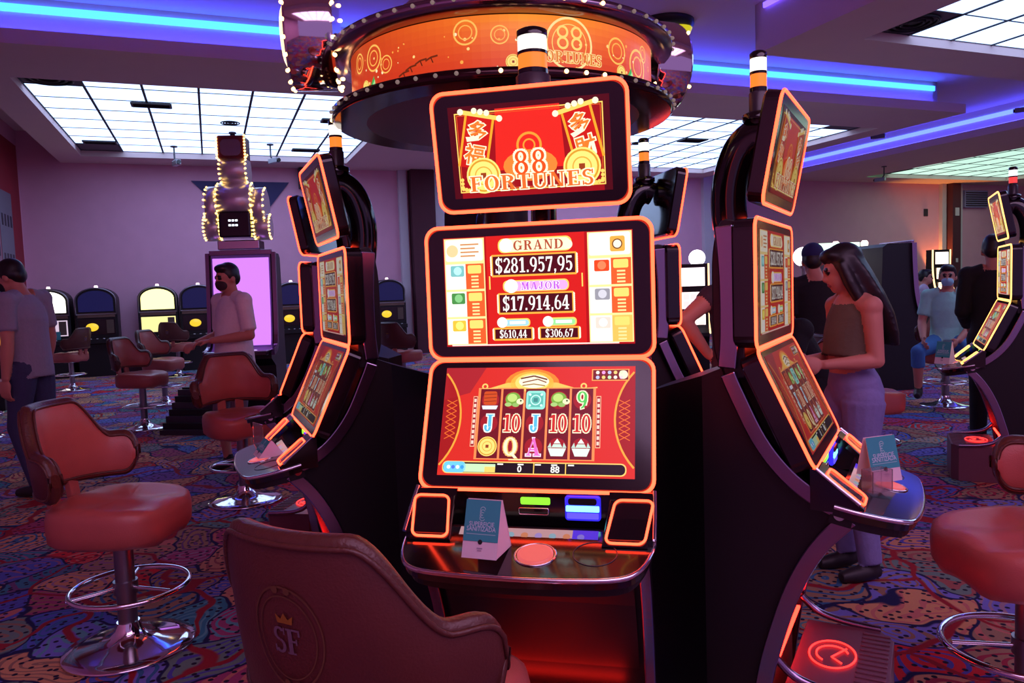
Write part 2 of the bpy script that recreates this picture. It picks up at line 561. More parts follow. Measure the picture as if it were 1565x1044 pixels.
M = dict(
    carpet=carpet_material(),
    wall=mat('mauve_wall_paint', (228, 164, 190), 0.85, noise=(3, .06), bump=(60, .05)),
    plaster=mat('ceiling_plaster', (230, 204, 200), 0.85, noise=(2, .04)),
    burgundy=mat('burgundy_column_cloth', (84, 34, 50), 0.8, noise=(6, .1)),
    trimwhite=mat('pale_trim_paint', (210, 196, 206), 0.6, noise=(5, .04)),
    black=mat('black_cabinet_laminate', (13, 10, 14), 0.42, noise=(8, .15)),
    blackgloss=mat('black_gloss_plastic', (12, 9, 13), 0.12, coat=0.5, noise=(8, .1)),
    bezel=mat('black_bezel_glass', (22, 12, 18), 0.16, coat=0.4, noise=(8, .1)),
    smoke=mat('smoked_grey_plastic', (58, 52, 62), 0.3, noise=(20, .1)),
    chrome=mat('chrome', (226, 222, 230), 0.08, 1.0, noise=(4, .03)),
    satin=mat('satin_purple_metal', (158, 142, 168), 0.2, 1.0, noise=(6, .06)),
    steel=mat('brushed_steel', (150, 146, 152), 0.32, 1.0, noise=(10, .08)),
    leather=mat('brown_red_leather', (176, 88, 80), 0.36, noise=(14, .10), bump=(220, .12)),
    leatherdk=mat('dark_brown_leather', (86, 38, 34), 0.42, noise=(14, .12), bump=(200, .14)),
    piping=mat('brown_leather_piping', (84, 42, 34), 0.35, noise=(90, .25), bump=(120, .2)),
    lavender=mat('lavender_frame', (170, 150, 226), 0.35, noise=(6, .05)),
    barrel=mat('polished_topper_metal', (236, 228, 232), 0.3, 0.75, noise=(4, .04)),
    grid=mat('dark_ceiling_grid', (44, 52, 66), 0.6, noise=(10, .05)),
    vent=mat('black_vent_metal', (16, 16, 22), 0.5, noise=(10, .1)),
    greytile=mat('grey_ceiling_tile', (110, 100, 112), 0.8, noise=(20, .1)),
)
RED_NEON = emi((255, 58, 34), 5.4, True, 'red_light_line')
AMBER_NEON = emi((255, 176, 90), 2.2, True, 'amber_light_line')
PANEL_LIGHT = emi((176, 202, 255), 1.6, True, 'luminous_panel')
GREEN_PANEL = emi((190, 232, 214), 0.75, True, 'green_white_panel')
BULB = emi((255, 196, 120), 4.0, False, 'warm_bulb')

# ------------------------------------------------------------------ the room shell (room frame: u across, v deep)
RZ = (0, 0, ROOM_A)


def rw(u, v, z=0.0):
    return (u * cos(ROOM_A) - v * sin(ROOM_A), u * sin(ROOM_A) + v * cos(ROOM_A), z)


WALL_V = 16.7
ZC, ZP, ZU = 4.05, 4.16, 4.62
mb = MB(); mb.bx(-3.2, 26, -4.5, WALL_V, -0.1, 0.0)
structure(mb.build('floor', M['carpet'], rot=RZ))
mb = MB(); mb.bx(-3.2, 26, -4.5, WALL_V, ZU, ZU + 0.1)
structure(mb.build('ceiling', M['plaster'], rot=RZ))
mb = MB(); mb.bx(-3.4, 26.2, WALL_V, WALL_V + 0.2, -0.1, ZU + 0.1)
structure(mb.build('wall_back', M['wall'], rot=RZ))
mb = MB(); mb.bx(-3.4, -3.2, -4.5, WALL_V, -0.1, ZU + 0.1)
structure(mb.build('wall_left', M['wall'], rot=RZ))
mb = MB(); mb.bx(26, 26.2, -4.5, WALL_V, -0.1, ZU + 0.1)
structure(mb.build('wall_right', M['wall'], rot=RZ))


def soffit(u0, u1, v0, v1, holes, lip=0.15, risers=()):
    """dropped ceiling with rectangular openings: holes [(u0,u1)] share one v range"""
    mb = MB()
    hv0, hv1 = holes[0][2], holes[0][3]
    mb.bx(u0, u1, v0, hv0, ZC, ZC + lip)
    mb.bx(u0, u1, hv1, v1, ZC, ZC + lip)
    xs = [u0] + [x for h in holes for x in (h[0], h[1])] + [u1]
    for i in range(0, len(xs), 2):
        mb.bx(xs[i], xs[i + 1], hv0, hv1, ZC, ZC + lip)
    for r in risers:
        mb.bx(*r, ZC + lip, ZU)
    for h in holes:                                        # closing plate above the lamps
        mb.bx(h[0] - .1, h[1] + .1, h[2] - .1, h[3] + .1, ZC + lip, ZC + lip + .05)
    return structure(mb.build('ceiling', M['plaster'], rot=RZ))


HA1 = (-2.04, 2.75, 10.6, 15.9); HA2 = (5.2, 11.5, 10.6, 15.9)
HB = (16.7, 22.2, 8.8, 15.8); HC = (7.05, 11.9, 1.85, 6.7); HD = (-1.6, 4.6, -4.0, .2)
soffit(-2.5, 12.0, 9.25, WALL_V, [HA1, HA2], .15, [(-2.2, 11.7, 9.55, 9.65), (-2.2, -2.1, 9.55, WALL_V), (11.6, 11.7, 9.55, WALL_V)])
soffit(14.3, 26.0, 6.5, WALL_V, [HB], .15, [(14.6, 14.7, 6.8, WALL_V), (14.6, 26, 6.8, 6.9)])
soffit(6.2, 14.2, -1.0, 7.5, [HC], .15, [(6.2, 6.3, -1, 7.5), (6.2, 14.2, 7.4, 7.5), (14.1, 14.2, -1, 7.5)])

soffit(-2.5, 5.4, -4.5, 1.0, [HD], .15, [(-2.5, 5.4, .9, 1.0)])  # unseen ceiling box added to carry the fill light panels


def luminous(hole, nu, nv, label, dark=(), lamp=PANEL_LIGHT):
    u0, u1, v0, v1 = hole
    t = thing('luminous_ceiling', label, 'ceiling light')
    t.rotation_euler = RZ
    du, dv = (u1 - u0) / nu, (v1 - v0) / nv
    g = MB()
    for i in range(nu + 1): g.bx(u0 + i * du - .016, u0 + i * du + .016, v0, v1, ZP - .012, ZP + .02)
    for j in range(nv + 1): g.bx(u0, u1, v0 + j * dv - .007, v0 + j * dv + .007, ZP - .008, ZP + .02)
    g.build('grid', M['grid'], t)
    p = MB(); p.bx(-du / 2 + .015, du / 2 - .015, -dv / 2 + .008, dv / 2 - .008, 0, .02)
    me = p.mesh('panel', lamp); mg = p.mesh('panel', M['greytile'])
    for i in range(nu):
        for j in range(nv):
            obj('panel', mg if (i, j) in dark else me, t, 0, (u0 + (i + .5) * du, v0 + (j + .5) * dv, ZP))
    return t, du, dv


luminous(HA1, 7, 8, 'bluish white luminous ceiling panel field above the left slot machines', ((0, 0), (0, 7)))
luminous(HA2, 9, 8, 'bluish white luminous ceiling panel field right of the round sign', ((0, 7), (8, 0)))
luminous(HC, 7, 7, 'bluish luminous ceiling panels in the upper right corner', ((0, 6),))
luminous(HB, 7, 8, 'greenish white luminous ceiling panels over the far right corner', ((0, 7), (3, 4)), GREEN_PANEL)

luminous(HD, 9, 6, 'unseen pink fill light panels added behind the camera', (), emi((240, 186, 240), 1.8, True, 'pink_fill_panel'))  # added out of view to brighten the room and chairs


def cove(label, a, b, z0, z1, rgb, s):
    mb = MB(); mb.bx(min(a[0], b[0]) - .012, max(a[0], b[0]) + .012, min(a[1], b[1]) - .012, max(a[1], b[1]) + .012, z0, z1)
    return tag(mb.build('cove_light', emi(rgb, s, True, 'cove_led'), rot=RZ), label, 'led strip')


cove('blue LED cove strip along the dropped ceiling above the sign', (-2.2, 9.53), (11.6, 9.53), 4.46, 4.54, (48, 120, 255), 3.2)
cove('blue LED cove strip running deep at the right ceiling step', (14.575, 7.0), (14.575, 16.6), 4.40, 4.48, (70, 90, 255), 3.0)
cove('green LED line at the edge of the far right ceiling recess', (16.74, 8.9), (16.74, 15.7), 4.10, 4.14, (60, 255, 130), 3.0)
cove('violet LED cove strip on the near right ceiling box', (6.17, 0.0), (6.17, 7.3), 4.52, 4.58, (96, 70, 255), 2.4)


def vent(label, u, v, w, d):
    t = thing('air_vent', label, 'air vent'); t.rotation_euler = RZ
    t.location = rw(u, v, ZP - .03)
    f = MB(); f.bx(-w / 2, w / 2, -d / 2, d / 2, 0.008, .02); f.build('backing', M['vent'], t)
    f = MB(); 
    for x in (-1, 1): f.bx(x * w / 2 - .015, x * w / 2 + .015, -d / 2, d / 2, -.004, .02)
    for y in (-1, 1): f.bx(-w / 2, w / 2, y * d / 2 - .015, y * d / 2 + .015, -.004, .02)
    f.build('frame', M['vent'], t)
    f = MB(); f.box((0, 0, .003), (w * .94, .012, .012), rx=.6); me = f.mesh('slat', M['vent'])
    for k in range(5): obj('slat', me, t, 0, (0, -d / 2 + d * (k + .5) / 5, 0))


def diffuser(label, u, v, r):
    t = thing('ceiling_diffuser', label, 'air vent'); t.location = rw(u, v, ZP - .02)
    f = MB(); f.lathe([(r * .2, .0), (r * .2, .02)], 20); f.build('hub', M['vent'], t)
    for k in range(3):
        f = MB(); rr_ = r * (.45 + .275 * k)
        f.tube([(rr_ * cos(a * pi / 12), rr_ * sin(a * pi / 12), .0) for a in range(24)], r * .07, 6, True)
        f.build('ring', M['vent'], t)


def dome(label, u, v, z, r=.09):
    t = thing('ceiling_sensor', label, 'smoke detector'); t.location = rw(u, v, z)
    f = MB(); f.lathe([(r, 0), (r, -.02), (r * .8, -.03)], 20); f.build('base', M['smoke'], t)
    f = MB(); f.lathe([(r * .75, -.025), (r * .6, -.07), (r * .25, -.1), (0.0001, -.105)], 20); f.build('dome', M['blackgloss'], t)


def cctv(label, u, v, z, ang):
    t = thing('security_camera', label, 'camera'); t.location = rw(u, v, z); t.rotation_euler = (0, 0, ang)
    f = MB(); f.lathe([(.06, -.02), (.06, 0)], 14); f.build('mount_plate', M['smoke'], t)
    f = MB(); f.tube([(0, 0, 0), (0, 0, -.22), (.05, 0, -.28)], .015, 8); f.build('bracket', M['smoke'], t)
    f = MB(); f.box((.10, 0, -.31), (.26, .09, .09)); f.build('housing', M['steel'], t, .01)
    f = MB(); f.lathe([(.035, 0), (.035, .03)], 12, (.225, 0, -.31), axis=Matrix.Rotation(pi / 2, 3, 'Y')); f.build('lens', M['blackgloss'], t)


cove('blue LED tube lying on the ledge of the long dropped ceiling', (-2.2, 9.40), (11.6, 9.40), 4.205, 4.23, (60, 60, 255), 16)
cove('blue LED tube lying on the right ceiling ledge', (14.45, 7.0), (14.45, 16.6), 4.205, 4.23, (60, 60, 255), 12)
vent('black slotted vent in the second panel column of the left ceiling field', -.62, 12.05, .5, .22)
vent('black vent at the far left corner of the left ceiling field', -1.62, 15.0, .5, .22)
vent('black slotted vent near the round chrome hoop of the sign', 2.05, 12.5, .48, .24)
vent('black slotted vent at the far right of the left ceiling field', 1.85, 15.1, .48, .22)
vent('black vent in the right ceiling field behind the right signal lamp', 8.95, 12.7, .5, .3)
vent('black vent at the far left of the right ceiling field', 5.6, 15.4, .7, .35)
diffuser('round air diffuser in the near left corner ceiling tile', -1.7, 10.93, .27)
diffuser('small round diffuser above the chrome topped machine', .45, 13.0, .14)
diffuser('round diffuser in the right ceiling field', 8.0, 13.2, .13)
diffuser('round grille in the corner tile of the upper right ceiling panels', 7.4, 6.35, .26)
dome('black dome sensor hanging under the right ceiling field', 10.7, 11.9, ZP - .02, .13)
dome('small black dome on the ceiling at the right photo edge', 11.9, 8.6, ZU - .02, .1)
dome('small grey sensor on the ceiling above the chrome topper', .5, 13.7, ZP - .02, .06)
cctv('grey security camera hanging left of the chrome topper', -.45, 14.9, ZC + .05, -.9)
cctv('grey security camera hanging right of the chrome topper', 1.15, 14.4, ZC + .05, -.7)
cctv('small security camera on the right ceiling step, nearest the right photo edge', 14.1, 9.6, ZU, 2.5)
cctv('small security camera under the right blue cove', 13.4, 12.2, ZU, 2.5)
cctv('small security camera by the green lit ceiling line', 15.6, 14.2, ZC, 2.2)

# pilasters, trims and wall fittings on the back wall
n_trim = [0]


def trim(u0, u1, m, z0=0, z1=ZU, d=.12):
    n_trim[0] += 1
    mb = MB(); mb.bx(u0, u1, WALL_V - d, WALL_V, z0, z1)
    return structure(mb.build('trim_%d' % n_trim[0], m, rot=RZ))


trim(3.98, 4.16, M['trimwhite']); trim(4.22, 4.74, M['burgundy'], d=.3); trim(4.8, 5.0, M['trimwhite'])
trim(12.0, 12.35, M['trimwhite']); trim(12.65, 13.2, M['burgundy'], d=.3)
trim(20.55, 20.72, M['trimwhite']); trim(20.76, 21.1, M['burgundy'], d=.3); trim(21.2, 21.4, M['trimwhite'])
n_trim[0] += 1
mb = MB(); mb.bx(-3.2, 26, WALL_V - .03, WALL_V, 0, .14)
structure(mb.build('baseboard_back', M['burgundy'], rot=RZ))

mb = MB(); mb.slab([(-.95, .45), (.95, .45), (.1, -.62)], -.03, 0)
tag(mb.build('wall_triangle', mat('dark_blue_wall_panel', (46, 34, 92), .6, noise=(5, .1)), loc=rw(.72, WALL_V - .001, 3.3), rot=RZ),
    'dark blue inverted triangle panel on the wall behind the chrome topper', 'wall decoration')
t = thing('wall_speaker', 'dark slatted speaker box high on the back wall', 'speaker', rw(2.0, WALL_V, 3.62), ROOM_A)
mb = MB(); mb.bx(-.14, .14, -.2, 0, 0, .42); mb.build('case', M['black'], t, .01)
for k in range(5):
    mb = MB(); mb.bx(-.12, .12, -.212, -.2, .05 + k * .075, .075 + k * .075); mb.build('grille_bar', M['smoke'], t)
t = thing('wall_vent', 'pale louvred air unit high on the far right wall', 'air vent', rw(22.0, WALL_V, 3.35), ROOM_A)
mb = MB(); mb.bx(-.5, .5, -.12, 0, 0, .52); mb.build('case', mat('air_unit_case', (150, 140, 186), .5, noise=(5, .05)), t, .01)
for k in range(7):
    mb = MB(); mb.bx(-.46, .46, -.135, -.12, .04 + k * .065, .075 + k * .065); mb.build('louvre', M['smoke'], t)
for i, (u, z, w, h, n) in enumerate(((20.93, 3.2, .16, .24, 'small white notice on the dark pilaster of the far right wall'),
                                     (20.93, 1.75, .08, .12, 'tiny pale switch plate on the dark far right pilaster'),
                                     (20.0, 3.2, .16, .22, 'small grey fitting on the far right wall left of the dark pilaster'))):
    mb = MB(); dd = .3 if u > 20.5 else 0
    mb.bx(-w / 2, w / 2, -dd - .02, -dd, -h / 2, h / 2)
    tag(mb.build('wall_notice' if i == 0 else 'wall_plate', M['trimwhite'] if i < 2 else M['smoke'], loc=rw(u, WALL_V, z), rot=RZ, bevel=.004), n, 'sign' if i == 0 else 'wall fitting')
t = thing('wall_light', 'orange glowing wall light beside the far right dark pilaster', 'lamp', rw(20.3, WALL_V - .02, 1.05), ROOM_A)
mb = MB(); mb.bx(-.06, .06, -.16, 0, 0, .12); mb.build('housing', M['steel'], t, .01)
mb = MB(); mb.lathe([(.045, 0), (.045, .02)], 16, (0, -.09, .12)); mb.build('lens', emi((255, 140, 50), 30, True, 'orange_lens'), t)
ld = bpy.data.lights.new('wall_light_glow', 'SPOT'); ld.energy = 130; ld.color = (1, .36, .06); ld.spot_size = radians(80); ld.spot_blend = .6; ld.shadow_soft_size = .04
lo = bpy.data.objects.new('glow', ld); COL.objects.link(lo); lo.parent = t; lo.location = (0, -.12, .16); lo.rotation_euler = (radians(180), 0, 0)

# red mural on the left wall
t = thing('wall_mural', 'red mural with grey building print on the left wall', 'mural', rw(-3.2, 11.5, 0), ROOM_A)
mb = MB(); mb.bx(0, .03, -5, 5.0, 1.0, 4.3); mb.build('panel', mat('red_mural_print', (150, 22, 40), .6, noise=(2, .2)), t)
mb = MB()
for k in range(9):
    y0 = -4.2 + k * .95; h = 1.2 + .9 * random.random() + .9
    mb.bx(.03, .034, y0, y0 + .9, 1.2, 1.2 + h, k % 2)
    for q in range(3):
        for w in range(4):
            mb.bx(.034, .037, y0 + .12 + w * .2, y0 + .22 + w * .2, 1.4 + q * h / 3.2, 1.6 + q * h / 3.2, 2)
mb.build('building_print', [mat('mural_grey', (120, 112, 128), .6), mat('mural_pink_grey', (150, 110, 130), .6), mat('mural_dark', (48, 38, 56), .6)], t)

# ------------------------------------------------------------------ screen pictures
GOLD, CREAM, WHITE = (255, 206, 96), (255, 244, 206), (255, 252, 244)
DRED, RED, ORG = (110, 8, 14), (222, 30, 22), (255, 120, 40)


def coin_art(a, cx, cy, r, L=3):
    a.ell(cx, cy, r, (255, 224, 120), L=L, n=24)
    a.ring(cx, cy, r * .80, r * .90, (214, 150, 40), L + 1)
    a.ring(cx, cy, r * .45, r * .52, (224, 166, 60), L + 1)
    a.rect(cx - r * .16, cy - r * .16 * a.w / a.uw * a.uh / a.h, cx + r * .16, cy + r * .16 * a.w / a.uw * a.uh / a.h, (150, 60, 20), L + 2)


def art_top(w, h, gain):
    a = Art(w, h, 100, 56, gain)
    a.rect(0, 0, 100, 56, (74, 6, 14), 0)
    a.poly([(5, 56), (95, 56), (95, 5), (5, 5)], (150, 14, 18), 1)
    a.poly([(28, 40), (72, 40), (70, 3), (30, 3)], (224, 38, 26), 2)
    a.frame(4, 4, 96, 52.5, .7, GOLD, 2)
    a.frame(5.4, 5.4, 94.6, 51.1, .25, ORG, 2)
    for cx, sx in ((5, 1), (95, -1)):
        for k in range(4): a.ell(cx + sx * (1 + 2 * k), 51.5 - (3 - k) * .5, 1.2, GOLD, L=3)
        for k in range(3): a.ell(cx + sx * .8, 49 - 2.3 * k, 1.1, GOLD, L=3)
    for sgn, cx, top, bot in ((-1, 17, '\u591a', '\u798f'), (1, 83, '\u591a', '\u8ca1')):
        def S(x, y, cx=cx, sgn=sgn):
            r = radians(13) * -sgn
            q = (a.w / a.uw) / (a.h / a.uh)
            return (cx + x * cos(r) - y * sin(r) / 1, 21 + (x * sin(r) + y * cos(r)) * q)
        a.poly([S(-9.5, 17), S(9.5, 17), S(9.5, -15), S(-9.5, -15)], (255, 160, 40), 4)
        a.poly([S(-8, 17), S(8, 17), S(8, -14), S(-8, -14)], (196, 26, 16), 5)
        a.poly([S(-12.5, -14), S(12.5, -14), S(12.5, -16.6), S(-12.5, -16.6)], GOLD, 5)
        for k in (-12.5, 12.5):
            x, y = S(k, -15.3); a.ell(x, y, 1.9, CREAM, L=6)
        for k in (-4, 0, 4):
            x, y = S(k, -17.3); a.ell(x, y, 1.8, CREAM, L=6)
        x, y = S(0, -5.5); a.text(top, x, y, 13, ORG, 6, out=CREAM, bold=.02, rot=radians(13) * sgn)
        x, y = S(0, 8.5); a.text(bot, x, y, 13, ORG, 6, out=CREAM, bold=.02, rot=radians(13) * sgn)
    coin_art(a, 20, 42.5, 11, 9); coin_art(a, 82, 41, 11.5, 9)
    a.ring(50, 26, 6.5, 8, (255, 150, 50), 3); a.ring(50, 26, 3, 4, (255, 150, 50), 3)
    a.ell(50, 38, 17, (255, 130, 50), 9.5, L=8)
    a.serif('88', 50, 36, 14, (236, 80, 22), 13, out=CREAM, sx=1.1, gap=.16, ow=.08)
    a.serif('FORTUNES', 50, 47.4, 9.2, (226, 106, 40), 13, out=CREAM, sx=1.32, ow=.07, gap=.12)
    return a


def art_mid(w, h, gain):
    a = Art(w, h, 100, 58, gain)
    a.rect(0, 0, 100, 58, (170, 14, 14), 0)
    a.rect(23.5, 0, 75.5, 58, (206, 28, 20), 1)
    for x0, x1, flip in ((0.5, 22.5, 0), (77, 99.5, 1)):
        a.rect(x0, 0.5, x1, 57, (255, 226, 150), 1)
        a.rrect(x0 + .7, 1, x1 - .7, 12.5, 1.2, (255, 250, 226), 2)
        if not flip:
            a.ell(x0 + 4.5, 7, 3.2, (255, 206, 150), L=3)
            for k in range(4): a.rect(x0 + 9, 3.4 + k * 2, x1 - 3 - (k % 2) * 2, 4.2 + k * 2, (206, 140, 90), 3)
        else:
            a.rrect(x0 + 11.5, 3, x1 - 3.5, 10.8, 1, (236, 170, 70), 3); a.ell(x0 + 15.2, 7, 2.6, (255, 244, 214), L=4)
            a.ring(x0 + 15.2, 7, 2.0, 2.6, (120, 70, 30), 5)
        for j in range(3):
            y0 = 14 + j * 14.6
            xm = x0 + (x1 - x0) * .52
            a.rect(x0 + .6, y0, xm, y0 + 13.4, (255, 252, 240), 2)
            a.rect(xm, y0, x1 - .6, y0 + 13.4, (236, 92, 40) if j != 2 or not flip else (255, 190, 90), 2)
            ic = [[(120, 190, 190), (70, 140, 70), (236, 190, 60)], [(226, 70, 24), (150, 150, 160), (240, 214, 200)]][flip][j]
            a.rrect(x0 + 3.2, y0 + .8, xm - .8, y0 + 6.6, .8, ic, 3)
            a.ell(x0 + 7.1, y0 + 3.6, 2.2, tuple(min(255, v + 60) for v in ic), L=4)
            a.rrect(xm + 1.2, y0 + .8, x1 - 2, y0 + 5.2, .8, (255, 216, 110), 3)
            for k in range(4):
                a.rect(xm + 3, y0 + 6.3 + k * 1.8, x1 - 3.6, y0 + 7.2 + k * 1.8, (255, 222, 150), 3)
    # plaques and counters
    def plaque(x0, y0, x1, y1, c, e):
        a.rrect(x0, y0, x1, y1, (y1 - y0) * .4, e, 2); a.rrect(x0 + .7, y0 + .7, x1 - .7, y1 - .5, (y1 - y0) * .36, c, 3)
    plaque(30, 1.6, 69, 9.2, (255, 240, 196), GOLD)
    a.ell(34.5, 5.2, 3.6, WHITE, L=4); a.ell(67, 6, 2.4, CREAM, L=4)
    a.serif('GRAND', 51.5, 5.5, 5, (170, 74, 50), 5, sx=1.2, gap=.12)
    def counter(x0, y0, x1, y1, s, hgt, sx):
        for k in range(9):
            yk = y0 + (y1 - y0) * (k + .5) / 9
            a.ell(x0 - .5, yk, 1.0, CREAM, L=3, n=10); a.ell(x1 + .5, yk, 1.0, CREAM, L=3, n=10)
        a.rect(x0 - .6, y0 - .9, x1 + .6, y1 + 1, (255, 170, 60), 4); a.rect(x0, y0, x1, y1, (74, 8, 16), 5)
        a.serif(s, (x0 + x1) / 2, (y0 + y1) / 2, hgt * .80, WHITE, 6, sx=sx * 1.02)
    counter(27, 10.8, 70.5, 20.6, '$281.957,95', 9.6, .84)
    for x in (24.6, 73.6): a.rect(x, 21, x + .7, 28, GOLD, 3)
    plaque(32, 23.6, 67, 29.6, (236, 170, 255), GOLD)
    a.ell(36.5, 26.6, 3.6, WHITE, L=4); a.serif('MAJOR', 52, 26.7, 4, (186, 90, 220), 5, out=WHITE, sx=1.2, gap=.12)
    counter(30, 31, 68.5, 40.4, '$17.914,64', 9.2, .84)
    for x0, x1, c, s in ((27, 46.5, (160, 214, 250), '$610,44'), (51.5, 71, (150, 226, 150), '$306,67')):
        plaque(x0 + 1.5, 43.6, x1 - .5, 48, c, GOLD); a.ell(x0 + 4, 45.6, 2.8, WHITE, L=4); a.rect(x0 + 8, 45, x1 - 3, 46.6, WHITE, 4)
        counter(x0, 49.2, x1, 54.2, s, 5.2, .85)
    a.rect(3, 57, 92, 57.7, (255, 220, 210), 3)
    return a


def art_low(w, h, gain):
    a = Art(w, h, 100, 58, gain)
    a.rect(0, 0, 100, 58, (214, 44, 32), 0)
    a.poly([(0, 0), (22, 0), (14, 14), (0, 18)], (170, 34, 40), 1)
    for cx, sg in ((-27, 1), (127, -1)):
        arc = [(cx + sg * 37 * cos(radians(q)), 28 - 37 * sin(radians(q))) for q in range(-42, 43, 6)]
        a.poly([(0 if sg > 0 else 100, arc[0][1])] + (arc if sg > 0 else arc) + [(0 if sg > 0 else 100, arc[-1][1])], (160, 24, 22), 1)
        a.line(arc, 1.0, (255, 166, 60), 2)
    for x0 in (2, 92):
        for k in range(7):
            a.line([(x0, 18 + 3 * k), (x0 + 5.5, 21 + 3 * k)], .4, (236, 110, 40), 2)
            a.line([(x0 + 5.5, 18 + 3 * k), (x0, 21 + 3 * k)], .4, (236, 110, 40), 2)
    # golden dome with bowl over the reels
    a.ell(47, 9.5, 14.5, (255, 132, 40), 8.5, L=1); a.ell(47, 9, 11.5, (255, 176, 60), 6.8, L=2); a.ell(47, 8.6, 9, (255, 220, 110), 5.2, L=3)
    a.poly([(23, 12), (71, 12), (60, 8.6), (34, 8.6)], (255, 196, 90), 2)
    a.ell(48, 8, 8, (255, 240, 214), 3.6, L=4)
    a.line([(41, 6.4), (48, 5), (55, 7)], .8, (110, 60, 30), 5); a.line([(42, 8.6), (50, 6.8), (54.6, 8.6)], .6, (130, 80, 40), 5)
    a.line([(42, 10.2), (48, 9.4), (54, 10.4)], .6, (160, 130, 60), 5)
    for x in (22, 74): a.ring(x, 10.6, .9, 1.7, (255, 206, 110), 3, n=12); a.line([(x, 12), (x + 7, 11.4)], .6, (255, 206, 110), 3)
    a.rect(78, 1.5, 97, 7.8, (255, 166, 90), 2); a.rect(78.6, 2, 96.4, 7.3, (120, 20, 20), 3)
    for j in range(2):
        for k in range(5):
            a.ell(81 + 3 * k, 3.4 + 2.6 * j, .95, [(255, 240, 220), (255, 160, 220), (190, 200, 255), (255, 210, 120), (200, 255, 190)][(k + 2 * j) % 5], L=4, n=10)
    a.ell(94, 4.6, 2.3, CREAM, L=4)
    # reels
    RX0, RX1, RY0, RY1 = 19.5, 79.5, 12, 49
    a.rect(RX0 - .8, RY0 - .6, RX1 + .8, RY1 + .6, (255, 140, 80), 3)
    cw = (RX1 - RX0) / 5
    def boat(x, y):
        a.poly([(x - 4.6, y), (x + 4.6, y), (x + 3, y + 4), (x - 3, y + 4)], (226, 240, 230), 7)
        a.poly([(x - 2.8, y - .4), (x + 2.8, y - .4), (x + 1.8, y - 2.2), (x - 1.8, y - 2.2)], (206, 232, 216), 7)
        a.poly([(x - 1.7, y - 2.6), (x + 1.7, y - 2.6), (x, y - 5)], (240, 250, 240), 7)
        a.poly([(x - 4.8, y - .4), (x - 3.4, y - 3), (x - 2.8, y - .2)], (190, 220, 206), 7); a.poly([(x + 2.8, y - .2), (x + 3.4, y - 3), (x + 4.8, y - .4)], (190, 220, 206), 7)
    def turtle(x, y):
        a.ell(x, y - .6, 4, (120, 170, 60), 3.6, L=6); a.ell(x - .4, y - 1.2, 2.6, (190, 224, 120), 2.2, L=7)
        a.ell(x + 3.8, y + .8, 1.9, (236, 244, 190), 1.6, L=7); a.ell(x - 2.4, y + 2.4, 1.8, (170, 206, 120), 1.1, L=7); a.ell(x + 1.6, y + 2.6, 1.8, (150, 190, 100), 1.1, L=7)
        a.ell(x + 4.2, y + .4, .5, (40, 60, 20), L=8, n=8)
    def junk(x, y):
        a.rrect(x - 3.6, y - 4.8, x + 3.4, y + 2.6, 1.2, (206, 76, 24), 6)
        for k in range(3): a.line([(x - 3.4, y - 3 + 1.9 * k), (x + 3.2, y - 3.4 + 1.9 * k)], .35, (130, 40, 16), 7)
        a.poly([(x - 4.4, y + 3), (x + 4.2, y + 3), (x + 3.4, y + 5), (x - 3.8, y + 5)], (230, 240, 255), 7)
    cells = [['junk', 'J', 'coin'], ['turtle', '10', 'Q'], ['jade', 'J', 'A'], ['turtle', '10', 'boat'], ['9', '10', 'boat']]
    cols = {'J': ((90, 190, 226), WHITE), '10': ((206, 40, 36), CREAM), 'Q': ((255, 240, 200), (236, 190, 110)), 'A': ((236, 110, 200), (255, 226, 244)), '9': ((80, 200, 90), CREAM)}
    for i in range(5):
        x0 = RX0 + i * cw + .55; x1 = RX0 + (i + 1) * cw - .55; cx = (x0 + x1) / 2
        a.rect(x0, RY0, x1, RY1, (112, 16, 28), 4)
        for j in range(3):
            cy = RY0 + (RY1 - RY0) * (j + .5) / 3
            a.ell(cx, cy, 4.6, (160, 26, 34), 4.8, L=5)
            c = cells[i][j]
            if c == 'coin': coin_art(a, cx, cy, 5.1, 6)
            elif c == 'boat': boat(cx, cy + .6)
            elif c == 'turtle': turtle(cx, cy)
            elif c == 'junk': junk(cx, cy)
            elif c == 'jade':
                a.rrect(cx - 5, cy - 5, cx + 5, cy + 5, 1.6, (150, 230, 214), 6); a.rrect(cx - 3.9, cy - 3.8, cx + 3.9, cy + 3.8, 1.4, (96, 190, 176), 7)
                a.ring(cx, cy, 2.2, 2.8, (200, 250, 236), 8, n=16); a.rrect(cx - 1.1, cy - 1.1, cx + 1.1, cy + 1.1, .3, (60, 140, 136), 8)
                for qx in (-3, 3):
                    for qy in (-2.9, 2.9): a.ell(cx + qx, cy + qy, .7, (210, 250, 240), L=8, n=8)
            else: a.serif(c, cx, cy, 9, cols[c][0], 6, out=cols[c][1], ow=.06, sx=1.0 if c != '10' else .88, gap=.06)
    for x0 in (16.2, 80.6):
        a.rect(x0, 16, x0 + 2.4, 43, (255, 190, 150), 3); a.rect(x0 + .3, 16.4, x0 + 2.1, 42.6, (160, 30, 36), 4)
        for k in range(9): a.rect(x0 + .6, 17.4 + 2.8 * k, x0 + 1.8, 19.2 + 2.8 * k, (255, 214, 196), 5)
    # meter bar
    a.rrect(2.5, 50.6, 96, 57, 2.6, (255, 206, 110), 4); a.rrect(3, 51.2, 95.4, 56.4, 2.3, (20, 8, 16), 5)
    a.rrect(3.2, 50.9, 15, 56.6, 2.2, (110, 206, 236), 6); a.rect(14, 52, 30.5, 56.2, (200, 236, 190), 6); a.rect(25, 53.4, 30.5, 56.2, (255, 214, 110), 7)
    for k in range(4): a.ell(6 + 2.4 * k, 53.8, 1.0, [WHITE, (80, 120, 236), (240, 250, 255), (60, 160, 230)][k], L=7, n=10)
